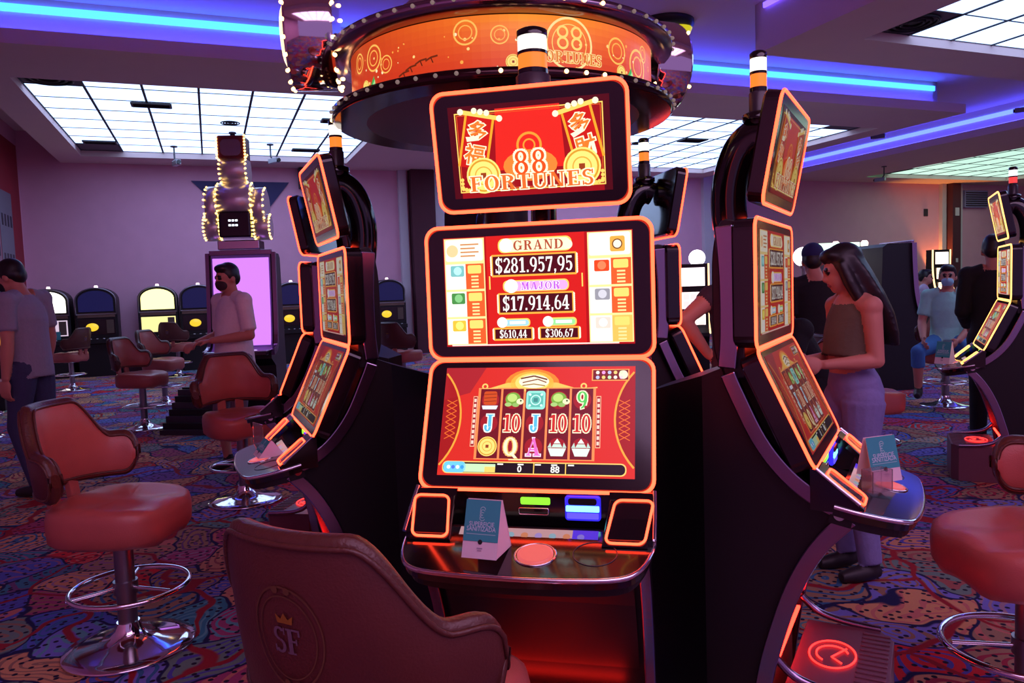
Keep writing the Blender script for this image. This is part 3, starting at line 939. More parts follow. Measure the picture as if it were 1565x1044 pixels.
    for x in (50, 66): a.rect(x, 51.2, x + .5, 56.4, GOLD, 6)
    a.text('0', 43, 54.2, 4.6, WHITE, 6, bold=.02); a.text('88', 61, 54.2, 4.6, WHITE, 6, bold=.02)
    for x in (31.5, 42, 50.8, 59, 67.4): a.rect(x, 51.6, x + 3, 52.3, WHITE, 6)
    a.rect(37, 49.2, 49, 49.8, (255, 230, 170), 5)
    return a


# ------------------------------------------------------------------ the pod's slot machine (front towards local -y, s = -y)
def ribbon(path, width, x0, x1):
    """band along a (s, z) path lying in the side plane"""
    mb = MB(); vs = []; n = len(path)
    for i, (s, z) in enumerate(path):
        a = path[max(i - 1, 0)]; b = path[min(i + 1, n - 1)]
        ds, dz = b[0] - a[0], b[1] - a[1]; l = sqrt(ds * ds + dz * dz)
        ns, nz = -dz / l * width / 2, ds / l * width / 2
        for x in (x0, x1):
            vs.append((x, -(s + ns), z + nz)); vs.append((x, -(s - ns), z - nz))
    fs = []
    for i in range(n - 1):
        o = i * 4; p = o + 4
        fs += [(o, p, p + 1, o + 1), (o + 2, o + 3, p + 3, p + 2), (o, o + 2, p + 2, p), (o + 1, p + 1, p + 3, o + 3)]
    fs += [(0, 1, 3, 2), (4 * n - 4, 4 * n - 2, 4 * n - 1, 4 * n - 3)]
    mb.add(vs, fs)
    return mb


_cache = {}


def cached(key, fn):
    if key not in _cache: _cache[key] = fn()
    return _cache[key]


def smooth_path(pts, n=6):
    P = [Vector((*p, 0)) if len(p) == 2 else Vector(p) for p in pts]
    out = []
    for i in range(len(P) - 1):
        p0, p1, p2, p3 = P[max(i - 1, 0)], P[i], P[i + 1], P[min(i + 2, len(P) - 1)]
        for k in range(n):
            t = k / n
            out.append(.5 * ((2 * p1) + (p2 - p0) * t + (2 * p0 - 5 * p1 + 4 * p2 - p3) * t * t + (3 * p1 - p0 - 3 * p2 + p3) * t ** 3))
    out.append(P[-1])
    return [tuple(q[:len(pts[0])]) for q in out]


def display(parent, name, w, h, dep, s, z, tilt, neon, art, aw, ah, gain, dz=0.0, r=.034, key=''):
    def bez():
        b = MB(); b.slab(rr(w, h, r, 6), 0, dep, 0, .006); return b.mesh(name, M['bezel'])
    def neo():
        b = MB(); b.tube([(p[0], .002, p[1]) for p in rr(w + .002, h + .002, r, 6)], .0046, 8, True); return b.mesh('light_line', neon)
    o = obj(name, cached(('bez', name), bez), parent, 0, (0, -s, z), (tilt, 0, 0))
    obj('light_line', cached(('neo', name, neon.name), neo), o)
    def mk():
        a = art(aw, ah, gain); me = bpy.data.meshes.new('screen')
        me.from_pydata(a.mb.v, [], a.mb.f); me.polygons.foreach_set('material_index', a.mb.m)
        for m in a.mats: me.materials.append(m)
        me.materials[0] = emi(*[k for k in a.idx if a.idx[k] == 0][0][:1], gain, True)
        me.update(); return me
    obj('screen', cached(('art', name, gain), mk), o, 0, (0, 0, dz))
    return o


UP_TRIM = smooth_path([(-.088, 1.52), (-.078, 1.38), (-.078, 1.22), (-.085, 1.13)], 5)
UP_TRIM2 = smooth_path([(-.083, 1.115), (-.06, 1.06), (0, .935), (.07, .845), (.15, .785), (.225, .752)], 5)
LOW_TRIM = smooth_path([(.225, .745), (.15, .66), (.09, .55), (.045, .42), (.005, .26), (-.03, .0)], 5)


def pod_machine(label, loc, facing, neon, gain, lamp_r=.030, lamp_cols=((255, 120, 40), (250, 240, 226)), group='slot machines of the round pod'):
    t = thing('slot_machine', label, 'slot machine', (loc[0], loc[1], 0), radians(facing), group)
    HW = .262
    def cab():
        fp = [(-.05, .0), (-.02, .26), (.022, .42), (.07, .55), (.13, .66), (.205, .75), (.14, .765), (.06, .82), (-.01, .915), (-.07, 1.05), (-.10, 1.13), (-.16, 1.105), (-.16, 0)]
        b = MB(); n = len(fp)
        vs = [(-HW, -s, z) for s, z in fp] + [(HW, -s, z) for s, z in fp]
        fs = [tuple(range(n)), tuple(reversed(range(n, 2 * n)))] + [(k, k + 1, n + k + 1, n + k) for k in range(n - 2)]
        b.add(vs, fs)
        bw = .11
        b.add([(-HW, .16, 0), (-HW, .16, 1.105), (HW, .16, 1.105), (HW, .16, 0), (-bw, .38, 0), (-bw, .38, 1.03), (bw, .38, 1.03), (bw, .38, 0)],
              [(0, 1, 5, 4), (1, 2, 6, 5), (2, 3, 7, 6), (4, 5, 6, 7)])
        return b.mesh('cabinet', M['black'])
    cabinet = obj('cabinet', cached('cab', cab), t)
    for sg in (-1, 1):
        xa, xb = sorted((sg * (HW - .002), sg * (HW + .026)))
        obj('side_trim', cached(('ut', sg), lambda: ribbon(UP_TRIM, .05, xa, xb).mesh('side_trim', M['satin'])), t, .004)
        obj('side_trim', cached(('ut2', sg), lambda: ribbon(UP_TRIM2, .042, xa, xb).mesh('side_trim', M['satin'])), t, .004)
        obj('leg_trim', cached(('lt', sg), lambda: ribbon(LOW_TRIM, .045, xa, xb).mesh('leg_trim', M['satin'])), t, .004)
        if True:
            def foot_bolt(sg=sg):
                b = MB(); b.lathe([(.014, -.004), (.014, .004)], 12, (sg * (HW + .027), -.20, .752), axis=Matrix.Rotation(pi / 2, 3, 'Y')); return b.mesh('bolt', M['chrome'])
            obj('bolt', cached(('bolt', sg), foot_bolt), t)
    def spine():
        b = MB()
        pr = smooth_path([(-.045, 1.53), (-.10, 1.535), (-.125, 1.45), (-.128, 1.3), (-.125, 1.18), (-.10, 1.10)], 4) + [(-.04, 1.10), (-.04, 1.5)]
        n = len(pr)
        b.add([(-HW, -s, z) for s, z in pr] + [(HW, -s, z) for s, z in pr],
              [tuple(range(n)), tuple(reversed(range(n, 2 * n)))] + [(k, (k + 1) % n, n + (k + 1) % n, n + k) for k in range(n)])
        return b.mesh('spine', M['black'])
    obj('spine', cached('spine', spine), t, .004)
    def arm():
        b = MB()
        pth = smooth_path([(-.11, 1.42), (-.135, 1.55), (-.135, 1.66), (-.105, 1.755), (-.055, 1.80), (-.01, 1.79)], 5)
        b.tube([(0, -s, z) for s, z in pth], .036, 12, flat=(1.0, 1.5)); return b.mesh('arm', M['blackgloss'])
    obj('arm', cached('arm', arm), t)
    display(t, 'middle_display', .60, .352, .065, 0, 1.361, 0, neon, art_mid, .505, .292, gain, .003)
    display(t, 'lower_display', .595, .345, .06, .0725, 1.0235, radians(-24.9), neon, art_low, .505, .290, gain * .92, .006)
    display(t, 'top_display', .50, .300, .05, .038, 1.7245, radians(11), neon, art_top, .415, .232, gain, .0)
    # reader panel with speakers below the lower display
    def rpanel():
        b = MB(); b.bx(-.195, .195, -.135, -.09, .775, .872); return b.mesh('reader_panel', M['blackgloss'])
    rp = obj('reader_panel', cached('rp', rpanel), t)
    def b1():
        b = MB(); b.slab(rr(.075, .018, .004, 3), -.003, 0); return b.mesh('status_display', emi((130, 240, 50), 1.0))
    obj('status_display', cached('b1', b1), rp, 0, (.005, -.135, .838))
    def b2():
        b = MB(); b.tube([(p[0], 0, p[1]) for p in rr(.075, .016, .003, 3)], .0022, 6, True); return b.mesh('card_slot', M['chrome'])
    obj('card_slot', cached('b2', b2), rp, 0, (0, -.137, .811))
    def b3():
        b = MB()
        b.slab(rr(.088, .062, .008, 4), -.012, 0, 0, .003)
        b.slab(rr(.082, .014, .002, 3, 0, 0), -.016, -.012, 1)
        b.slab(rr(.070, .016, .006, 3, 0, .018), -.016, -.012, 2)
        b.slab(rr(.078, .014, .002, 3, 0, -.018), -.015, -.012, 3)
        return b.mesh('bill_acceptor', [emi((50, 40, 236), .8), emi((120, 240, 255), 1.6), M['black'], emi((70, 60, 255), 1.6)])
    ba = obj('bill_acceptor', cached('b3', b3), rp, 0, (.125, -.135, .825))
    def speak(sg):
        b = MB(); b.slab([(-.052 - .012 * sg, -.065), (.052 - .012 * sg, -.065), (.052, .062), (-.052, .062)], 0, .02, 0, .003); return b.mesh('speaker_panel', M['bezel'])
    for sg in (-1, 1):
        sp = obj('speaker_panel', cached(('sp', sg), lambda: speak(sg)), t, 0, (sg * .246, -.213, .816), (radians(-49), 0, 0))
        def spl(sg=sg):
            b = MB(); b.tube([(p[0] + sg * .010 * (p[1] / .06 - .2), -.003, p[1]) for p in rr(.090, .116, .016, 5)], .0032, 8, True); return b.mesh('light_line', neon)
        obj('light_line', cached(('spl', neon.name, sg), spl), sp)
    # side cheeks under the speakers
    for sg in (-1, 1):
        def cheek(sg=sg):
            b = MB(); pr = [(.13, .875), (.15, .872), (.25, .79), (.25, .765), (.13, .765)]
            n = 5; xa, xb = sg * .192, sg * .298
            b.add([(xa, -s, z - .004) for s, z in pr] + [(xb, -s, z - .004) for s, z in pr], [tuple(range(n)), tuple(reversed(range(n, 2 * n)))] + [(k, (k + 1) % n, n + (k + 1) % n, n + k) for k in range(n)])
            return b.mesh('cheek', M['blackgloss'])
        ck = obj('cheek', cached(('ck', sg), cheek), t)
        def cedge(sg=sg):
            b = MB(); b.tube([(sg * .3, -.145, .872), (sg * .302, -.20, .827), (sg * .302, -.25, .788)], .005, 8); return b.mesh('chrome_edge', M['chrome'])
        obj('chrome_edge', cached(('ce', sg), cedge), ck)
    half = smooth_path([(.298, .19), (.296, .255), (.272, .335), (.228, .375), (.12, .390), (0, .394)], 4)
    out = half + [(-x, s) for x, s in half[-2::-1]]
    def deck():
        b = MB(); b.plate([(x, -s) for x, s in out][::-1] , .752, .783); return b.mesh('deck', M['blackgloss'])
    _p = Vector((0, -.19, .785)); _q = _p - Matrix.Rotation(.2, 3, 'X') @ _p
    dk = obj('deck', cached('deck', deck), t, 0, tuple(_q), (.2, 0, 0))
    def dedge():
        b = MB(); b.tube([(x * 1.004, -s * 1.004, .776) for x, s in out], .0065, 8); return b.mesh('chrome_edge', M['chrome'])
    obj('chrome_edge', cached('dedge', dedge), dk)
    def dskirt():
        b = MB(); b.plate([(x * .97, -s * .97) for x, s in out][::-1], .728, .752); return b.mesh('deck_skirt', M['black'])
    obj('deck_skirt', cached('dskirt', dskirt), dk)
    def spin():
        b = MB(); b.lathe([(.042, 0), (.042, .004), (.036, .006)], 28); return b.mesh('play_button', emi((255, 110, 110), .45))
    obj('play_button', cached('spin', spin), dk, 0, (.035, -.305, .783))
    def brim():
        b = MB(); b.tube([(.047 * cos(k * pi / 14), .047 * sin(k * pi / 14), 0) for k in range(28)], .003, 6, True); return b.mesh('button_rim', M['chrome'])
    obj('button_rim', cached('brim', brim), dk, 0, (.035, -.305, .784)); obj('button_rim', cached('brim2', lambda: _rim2()), dk, 0, (.17, -.29, .7835))
    def strip():
        a = Art(.34, .042, 100, 12, .5)
        a.rect(0, 0, 100, 12, (236, 190, 196), 0, .6)
        for k in range(9): a.ell(8 + 10 * k, 6, 2.6, [(150, 200, 220), (236, 150, 110), (180, 160, 236)][k % 3], L=1, k=.7)
        a.rect(82, 0, 100, 12, (70, 50, 230), 1)
        me = bpy.data.meshes.new('button_strip'); me.from_pydata(a.mb.v, [], a.mb.f); me.polygons.foreach_set('material_index', a.mb.m)
        for m in a.mats: me.materials.append(m)
        me.update(); return me
    obj('button_strip', cached('strip', strip), dk, 0, (0, -.222, .784), (radians(-72), 0, 0))
    # front belly, lock and foot rest
    def belly():
        b = MB(); pr = [(.0, .36), (.045, .46), (.095, .57), (.15, .665), (.17, .70)]
        vs = [(x, -s - .012, z) for s, z in pr for x in (-.245, .245)]
        b.add(vs, [(2 * k, 2 * k + 1, 2 * k + 3, 2 * k + 2) for k in range(4)]); return b.mesh('belly_panel', M['black'])
    bl = obj('belly_panel', cached('belly', belly), t)
    def lock():
        b = MB(); b.lathe([(.011, 0), (.011, .008), (.007, .012)], 14, axis=Matrix.Rotation(pi / 2, 3, 'X')); return b.mesh('lock', M['chrome'])
    obj('lock', cached('lock', lock), bl, 0, (.2, -.142, .63))
    def kick():
        b = MB(); b.bx(-.23, .23, .0, .02, .03, .26); return b.mesh('kick_panel', mat('red_brown_kick_panel', (150, 60, 50), .5, noise=(3, .2)))
    obj('kick_panel', cached('kick', kick), t)
    def kled():
        b = MB(); b.bx(-.20, .20, -.03, -.02, .282, .290); return b.mesh('kick_light', emi((255, 30, 20), 11.0))
    obj('kick_light', cached('kled', kled), t)
    def foot():
        b = MB()
        poly = [(-.23, -.05), (-.23, -.27), (-.17, -.31), (.17, -.31), (.23, -.27), (.23, -.05)]
        b.plate(poly[::-1], .0, .235)
        for k in range(14): b.bx(-.20 + k * .0295, -.188 + k * .0295, -.30, -.22, .235, .239)
        return b.mesh('foot_rest', mat('dark_red_ribbed_rubber', (110, 60, 74), .4, noise=(10, .1)))
    fr = obj('foot_rest', cached('foot', foot), t, .006)
    def flogo():
        b = MB(); b.tube([(.09 * cos(k * pi / 16), .065 * sin(k * pi / 16), 0) for k in range(32)], .003, 6, True)
        b.tube([(.055 * cos(a), .045 * sin(a), 0) for a in [2.6 - .25 * k for k in range(16)]], .003, 6)
        b.tube([(-.05, -.03, 0), (-.02, .0, 0), (.05, -.035, 0)], .003, 6)
        return b.mesh('lit_emblem', emi((255, 40, 36), 2.6))
    obj('lit_emblem', cached('flogo', flogo), fr, 0, (0, -.15, .239))
    def fcurb():
        b = MB()
        b.tube(smooth_path([(.235, -.03, .31), (.238, -.08, .265), (.238, -.16, .245), (.235, -.27, .238)], 4), .012, 8); return b.mesh('curb', M['satin'])
    obj('curb', cached('fcurb', fcurb), fr); obj('curb', cached('fcurb', fcurb), fr, 0, (-.475, 0, 0))
    # signal lamp
    k = lamp_r / .03
    lm = MB(); lm.lathe([(.048, 1.845), (.048, 1.862), (.036, 1.868)], 24); lb = lm.build('lamp_foot', M['blackgloss'], t, loc=(0, .045, 0))
    zb = 1.868
    lm = MB(); lm.lathe([(.030 * k * 1.2, zb - .05), (.030 * k * 1.2, zb + .055), (.030 * k * 1.05, zb + .06)], 24); lamp = lm.build('signal_lamp', M['smoke'], t, loc=(0, .045, 0))
    z = zb + .06
    for c, hh, st in ((None, .012, 0), (lamp_cols[0], .038, .9), (None, .008, 0), (lamp_cols[1], .038, 1.1), (None, .016, 0)):
        lm = MB(); rl = .030 * k * (1.06 if c is None else 1.0)
        lm.lathe([(rl, z), (rl, z + hh)] + ([(rl * .7, z + hh + .006)] if c is None and z > zb + .12 else []), 24)
        lm.build('lamp_ring' if c else 'lamp_band', emi(c, st) if c else M['blackgloss'], lamp)
        z += hh
    return t


def _rim2():
    b = MB(); b.tube([(.05 * cos(k * pi / 14), .05 * sin(k * pi / 14), 0) for k in range(28)], .0012, 6, True)
    return b.mesh('button_rim', M['smoke'])


pod_machine('large front slot machine with bright red screens and jackpot counters, facing the camera', (.07, 2.0), -13, RED_NEON, .78, .0385)
pod_machine('slot machine in profile right of the front one, with a tent card on its deck', (.80, 2.285), 61, RED_NEON, .22, .024)
pod_machine('slot machine left of the front one, facing left with red lit edges', (-.70, 2.985), -67, RED_NEON, .22, .024)
pod_machine('slot machine seen from behind between the front and right machines', (.69, 3.6), 100, RED_NEON, .3, .024)
pod_machine('slot machine seen from behind at the far left of the pod', (-1.0, 4.1), -100, RED_NEON, .3, .024)
pod_machine('slot machine at the back of the pod facing away from the camera', (-.15, 4.75), 172, RED_NEON, .3, .024)
pod_machine('amber edged slot machine in profile at the right photo edge, facing left', (3.26, 5.02), -116, AMBER_NEON, .4, .024, ((220, 60, 60), (240, 236, 240)), None)

# ------------------------------------------------------------------ the round sign over the pod
SX, SY = -.005, 3.0
t = thing('round_sign', 'large round orange red drum sign with bulb rims above the pod', 'sign', (SX, SY, 0), 0)
R_RIM, R_DRUM, Z0, Z1 = .648, .568, 2.03, 2.235
mb = MB(); mb.lathe([(R_RIM - .01, Z0 - .022), (R_RIM, Z0 - .015), (R_RIM, Z0 + .012), (R_RIM - .03, Z0 + .02), (R_DRUM, Z0 + .02)], 72)
low_rim = mb.build('lower_rim', mat('smoky_mirror', (60, 34, 38), .12, .8, noise=(3, .2)), t)
mb = MB(); mb.lathe([(R_DRUM, Z1 - .01), (R_RIM, Z1), (R_RIM, Z1 + .025), (R_RIM - .04, Z1 + .035), (.3, Z1 + .035)], 72)
top_rim = mb.build('upper_rim', M['satin'], t)
mb = MB(); mb.lathe([(R_DRUM - .005, Z0 + .015), (R_DRUM - .005, Z1)], 72)
drum = mb.build('drum', mat('dark_drum_core', (40, 18, 18), .3, noise=(4, .2)), t)
# picture band wrapped around the drum
ARC = 1.30
WB = 2 * ARC * R_DRUM


def wrap(x, z, o):
    a = x / R_DRUM
    r = R_DRUM + .002 + o
    return (r * sin(a), -r * cos(a), (Z0 + Z1) / 2 + .002 + z)


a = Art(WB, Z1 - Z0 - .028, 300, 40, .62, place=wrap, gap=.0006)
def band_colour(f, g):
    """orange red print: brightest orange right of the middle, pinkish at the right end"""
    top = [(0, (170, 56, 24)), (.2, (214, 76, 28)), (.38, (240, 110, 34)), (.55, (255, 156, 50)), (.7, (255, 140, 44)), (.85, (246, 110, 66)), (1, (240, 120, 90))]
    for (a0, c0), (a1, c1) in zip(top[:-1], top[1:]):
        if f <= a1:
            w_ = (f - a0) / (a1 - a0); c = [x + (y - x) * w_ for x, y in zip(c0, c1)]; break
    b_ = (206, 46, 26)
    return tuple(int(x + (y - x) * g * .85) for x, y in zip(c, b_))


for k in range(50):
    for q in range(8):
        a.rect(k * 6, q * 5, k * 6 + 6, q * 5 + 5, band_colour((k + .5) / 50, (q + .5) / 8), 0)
for cx, cy, r in ((52, 14, 9), (66, 22, 6), (128, 11, 8), (150, 14, 6), (236, 18, 9), (262, 24, 12), (272, 12, 6), (30, 12, 7)):
    a.ring(cx, cy, r * .86, r, (255, 190, 90), 1, n=24); a.ring(cx, cy, r * .5, r * .6, (255, 176, 80), 1, n=20)
for k in range(60):
    x, y = random.uniform(40, 296), random.uniform(8, 37)
    a.ell(x, y, random.uniform(.4, 1.2), random.choice([(255, 214, 130), (255, 170, 70), (255, 236, 190)]), L=1, n=8)
for x, y in ((88, 30), (96, 27), (104, 26), (82, 33)):
    a.line([(x - 4, y + 1), (x, y - 1), (x + 5, y - 1.6)], 1.2, (110, 40, 14), 2); a.line([(x, y - 1), (x + 1.5, y + 3)], .8, (90, 30, 10), 2)
a.ring(196, 19, 15.5, 17, (255, 226, 150), 2, n=36); a.ring(196, 19, 12, 12.6, (255, 210, 110), 2, n=36)
for dx in (-5, 5):
    for dy in (-3.6, 4.2): a.ring(196 + dx, 14.5 + dy, 2.6, 4.1, (255, 214, 110), 3, n=18)
a.serif('FORTUNES', 197, 28.5, 7, (226, 130, 40), 3, out=(255, 224, 150), sx=1.05, gap=.12)
for cx in (40, 158, 240):
    coin_art(a, cx, 33, 4.8, 3); a.poly([(cx + 7, 34), (cx + 12, 27), (cx + 13, 35)], (60, 170, 80), 3); a.poly([(cx + 8, 36), (cx + 13, 30), (cx + 14, 37)], (170, 230, 150), 4)
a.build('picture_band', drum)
# flat dark underside with centre hub
mb = MB(); mb.lathe([(.10, Z0 - .03), (.35, Z0 - .028), (R_RIM - .012, Z0 - .018)], 72)
mb.build('underside', mat('dark_mirror_underside', (96, 44, 40), .3, .25, noise=(3, .25)), t)
bm_ = MB(); bm_.ell((0, 0, 0), (.007, .007, .007), 0, 8, 6)
mbulb = bm_.mesh('bulb', BULB); mdark = bm_.mesh('bulb', emi((255, 220, 210), .12, False, 'dim_bulb'))
for zz, par in ((Z0 - .001, low_rim), (Z1 + .013, top_rim)):
    for k in range(60):
        an = 2 * pi * k / 60
        obj('bulb', mbulb if (k * 7 + k // 3) % 7 < 2 else mdark, par, 0, ((R_RIM + .004) * sin(an), -(R_RIM + .004) * cos(an), zz))
mb = MB(); mb.lathe([(.085, .95), (.085, Z0 - .03)], 32); mb.build('pole', M['black'], t)
mb = MB(); mb.lathe([(.085, Z1 + .035), (.085, ZU - .01)], 32); mb.build('upper_pole', M['trimwhite'], t)
mb = MB(); mb.lathe([(.40, Z1 + .03), (.40, Z1 + .16), (.36, Z1 + .18), (.1, Z1 + .18)], 48); mb.build('upper_tier', M['chrome'], t)


def medallion(ang, dist, z, r, th, face, bulbs):
    Rm = Matrix.Rotation(ang, 3, 'Z') @ Matrix.Rotation(pi / 2, 3, 'X')
    loc = (dist * sin(ang), -dist * cos(ang), z)
    m_ = MB(); m_.lathe([(r * .96, -th / 2), (r, -th / 2 + .01), (r, th / 2 - .01), (r * .98, th / 2), (r * .9, th / 2)], 48, axis=Matrix.Rotation(pi / 2, 3, 'X'))
    hoop = m_.build('medallion', M['chrome'], t, loc=loc, rot=(0, 0, ang))
    m_ = MB(); m_.lathe([(r * .9, th / 2 - .02), (r * .9, th / 2 - .012), (r * .5, th / 2 + .025), (.0001, th / 2 + .036)], 40, axis=Matrix.Rotation(pi / 2, 3, 'X')); m_.build('lit_face', face, hoop)
    m_ = MB(); m_.ell((0, 0, 0), (.0075,) * 3, 0, 8, 6); me = m_.mesh('bulb', BULB)
    for yy in (-1, 1):
        for k in range(bulbs):
            an = 2 * pi * k / bulbs
            obj('bulb', me, hoop, 0, (r * .985 * cos(an), yy * (th / 2 + .002), r * .985 * sin(an)))
    m_ = MB(); m_.tube([(0, 0, 0), (0, dist - R_DRUM + .02, -.06)], .026, 12); me = m_.mesh('mounting_tube', M['chrome'])
    for x in (-.06, 0, .06): obj('mounting_tube', me, hoop, 0, (x, 0, 0))


cream_face = emi((255, 214, 160), 1.3, True, 'cream_lit_face')
medallion(radians(-83), .70, 2.335, .195, .17, cream_face, 20)
medallion(radians(112), .68, 2.27, .185, .16, emi((226, 206, 40), .9, True, 'yellow_lit_face'), 5)
medallion(radians(-178), .74, 2.335, .195, .18, cream_face, 20)

t = thing('ceiling_lamp', 'round black and yellow ceiling fitting right above the round sign', 'lamp', (2.05, 9.75, ZU), 0)
mb = MB(); mb.lathe([(.36, 0), (.36, -.05), (.30, -.09), (.001, -.09)], 32); mb.build('housing', M['black'], t)
mb = MB(); mb.lathe([(.20, -.09), (.18, -.13), (.001, -.14)], 28, (.14, 0, 0)); mb.build('lens', emi((214, 200, 30), .6, False), t)

# ------------------------------------------------------------------ casino chairs
def stool_meshes():
    d = {}
    b = MB()
    b.lathe([(.001, .0), (.235, .0), (.243, .006), (.238, .014), (.19, .022), (.12, .034), (.07, .052), (.05, .08), (.042, .11)], 48)
    d['base'] = b.mesh('base', M['chrome'])
    b = MB(); b.lathe([(.036, .09), (.036, .46)], 28); b.lathe([(.045, .225), (.045, .275)], 28); b.lathe([(.10, .445), (.12, .47)], 28)
    d['column'] = b.mesh('column', M['steel'])
    b = MB(); b.tube([(.215 * cos(k * pi / 24), .215 * sin(k * pi / 24) - .02, .25) for k in range(48)], .0105, 10, True)
    d['foot_ring'] = b.mesh('foot_ring', M['chrome'])
    b = MB(); b.tube([(.03, 0, 0), (.212, 0, 0)], .007, 8); d['spoke'] = b.mesh('spoke', M['chrome'])
    # seat cushion: rounded square with a dished top
    b = MB(); vs = []; n = 48
    prof = [(.60, .0), (.90, .0), (.985, .02), (1.0, .06), (1.0, .105), (.975, .135), (.90, .152), (.78, .155), (.5, .146), (.2, .140), (.001, .139)]
    for rad, h in prof:
        for k in range(n):
            an = 2 * pi * k / n
            c_, s_ = cos(an), sin(an)
            q = 1.0 / ((abs(c_) ** 3.2 + abs(s_) ** 3.2) ** (1 / 3.2))
            dish = .014 * math.exp(-((abs(c_ * q * rad) - .45) ** 2) / .05) * (1 if rad < .95 else 0) * (1 if s_ < .2 else .6)
            fr_ = .015 * max(0, -s_) * rad * (1 if h > .1 else 0)
            vs.append((.232 * rad * q * c_, .228 * rad * q * s_ - .005, .462 + h - dish - fr_))
    fs = [(i * n + k, i * n + (k + 1) % n, (i + 1) * n + (k + 1) % n, (i + 1) * n + k) for i in range(len(prof) - 1) for k in range(n)]
    b.add(vs, fs, 0, True); b.add(vs[:n], [tuple(reversed(range(n)))])
    d['seat'] = b.mesh('seat', M['leather'])
    # wrap-around backrest
    NT, TH = 60, radians(75)

    def top(th):
        q = abs(th) / TH
        e = min(1, max(0, (q - .30) / .42)); e = e * e * (3 - 2 * e)
        z = .995 - .160 * e
        if q > .80:
            zm = .74; z = zm + (z - zm) * max(0, 1 - ((q - .80) / .2) ** 2.6) ** .42
        return z

    def bot(th):
        q = abs(th) / TH
        z = .655 - .012 * q
        if q > .80:
            zm = .74; z = zm + (z - zm) * max(0, 1 - ((q - .80) / .2) ** 2.6) ** .42
        return z

    def pt(th, z, off):
        lean = (z - .65) * .11
        R = .247 + off + lean
        return (R * 1.05 * sin(th), R * cos(th) * (1 if cos(th) > 0 else 1.0) + .0, z)
    def cs(th):
        zt, zb = top(th), bot(th)
        if zt - zb < .05: zm = (zt + zb) / 2; zt, zb = zm + .025, zm - .025
        hh = zt - zb
        P = []
        for z, o in ((zb + .012, -.020), (zb + hh * .3, -.030), (zb + hh * .65, -.028), (zt - .02, -.020), (zt - .004, -.008), (zt, .006), (zt - .004, .018), (zt - .022, .026), (zb + hh * .5, .028), (zb + .02, .026), (zb, .01), (zb, -.008)):
            P.append(pt(th, z, o))
        return P
    b = MB(); vs = []; fs = []; nc = 12
    for i in range(NT + 1):
        vs += cs(-TH + 2 * TH * i / NT)
    for i in range(NT):
        for k in range(nc):
            k2 = (k + 1) % nc
            fs.append((i * nc + k, (i + 1) * nc + k, (i + 1) * nc + k2, i * nc + k2))
    b.add(vs, fs, 0, True); b.add(vs[:nc], [tuple(range(nc))], 2); b.add(vs[-nc:], [tuple(reversed(range(nc)))], 2)
    for i, f in enumerate(b.f):
        if len(f) == 4:
            k = min(v % nc for v in f); ks = sorted(set(v % nc for v in f))
            if ks in ([4, 5], [5, 6], [3, 4], [6, 7], [10, 11], [0, 11]): b.m[i] = 2
            elif ks[0] >= 7 and ks[-1] <= 10: b.m[i] = 1
    d['backrest'] = b.mesh('backrest', [M['leather'], M['leatherdk'], M['piping']])
    for nm, o, dz in (('piping', .026, -.02), ('inner_piping', -.022, -.02)):
        b = MB(); pth = []
        for i in range(NT + 1):
            th = -TH + 2 * TH * i / NT
            pth.append(pt(th, top(th) + dz, o))
        low = []
        for i in range(NT, -1, -1):
            th = -TH + 2 * TH * i / NT
            low.append(pt(th, bot(th) + .02, o))
        b.tube(pth + low, .0055, 6, True); d[nm] = b.mesh('piping', M['piping'])
    # gold emblem printed on the outer side
    a = Art(.15, .19, 100, 126, 1, lit=False, gap=.0003, place=lambda x, z, o: (lambda q: (-q[0], q[1], q[2]))(pt(x / .30, .815 + z, .0295 + o)))
    for r0, r1 in ((46, 48), (38, 39.4)):
        a.ring(50, 63, r0, r1, (96, 60, 38), 0, n=40, asp=1.25)
    a.serif('SF', 50, 66, 30, (108, 84, 100), 1, sx=1.0, gap=.02)
    a.poly([(40, 46), (60, 46), (62, 36), (55, 41), (50, 34), (45, 41), (38, 36)], (146, 96, 26), 1)
    for x in (42, 58):
        for y in (8, 117): a.ell(x, y, 4.2, (100, 64, 38), L=1)
    me = bpy.data.meshes.new('emblem'); me.from_pydata(a.mb.v, [], [f[::-1] for f in a.mb.f]); me.polygons.foreach_set('material_index', a.mb.m)
    for m_ in a.mats: me.materials.append(m_)
    me.update(); d['emblem'] = me
    b = MB(); b.bx(-.028, .028, -.012, .012, 0, .13); d['bracket'] = b.mesh('bracket', M['leather'])
    return d


SM = stool_meshes()


def stool(label, x, y, facing, ring_turn=0.3):
    t = thing('casino_chair', label, 'chair', (x, y, 0), radians(facing), 'swivel casino chairs')
    for nm in ('base', 'column', 'seat'): obj(nm, SM[nm], t)
    fr_ = obj('foot_ring', SM['foot_ring'], t)
    for k in range(3): obj('spoke', SM['spoke'], fr_, 0, (0, 0, .25), (0, 0, ring_turn + 2 * pi * k / 3))
    br = obj('backrest', SM['backrest'], t)
    obj('piping', SM['piping'], br); obj('piping', SM['inner_piping'], br); obj('emblem', SM['emblem'], br)
    for sx in (-.06, .06): obj('bracket', SM['bracket'], t, .004, (sx, .222, .57), (radians(-8), 0, 0))
    return t


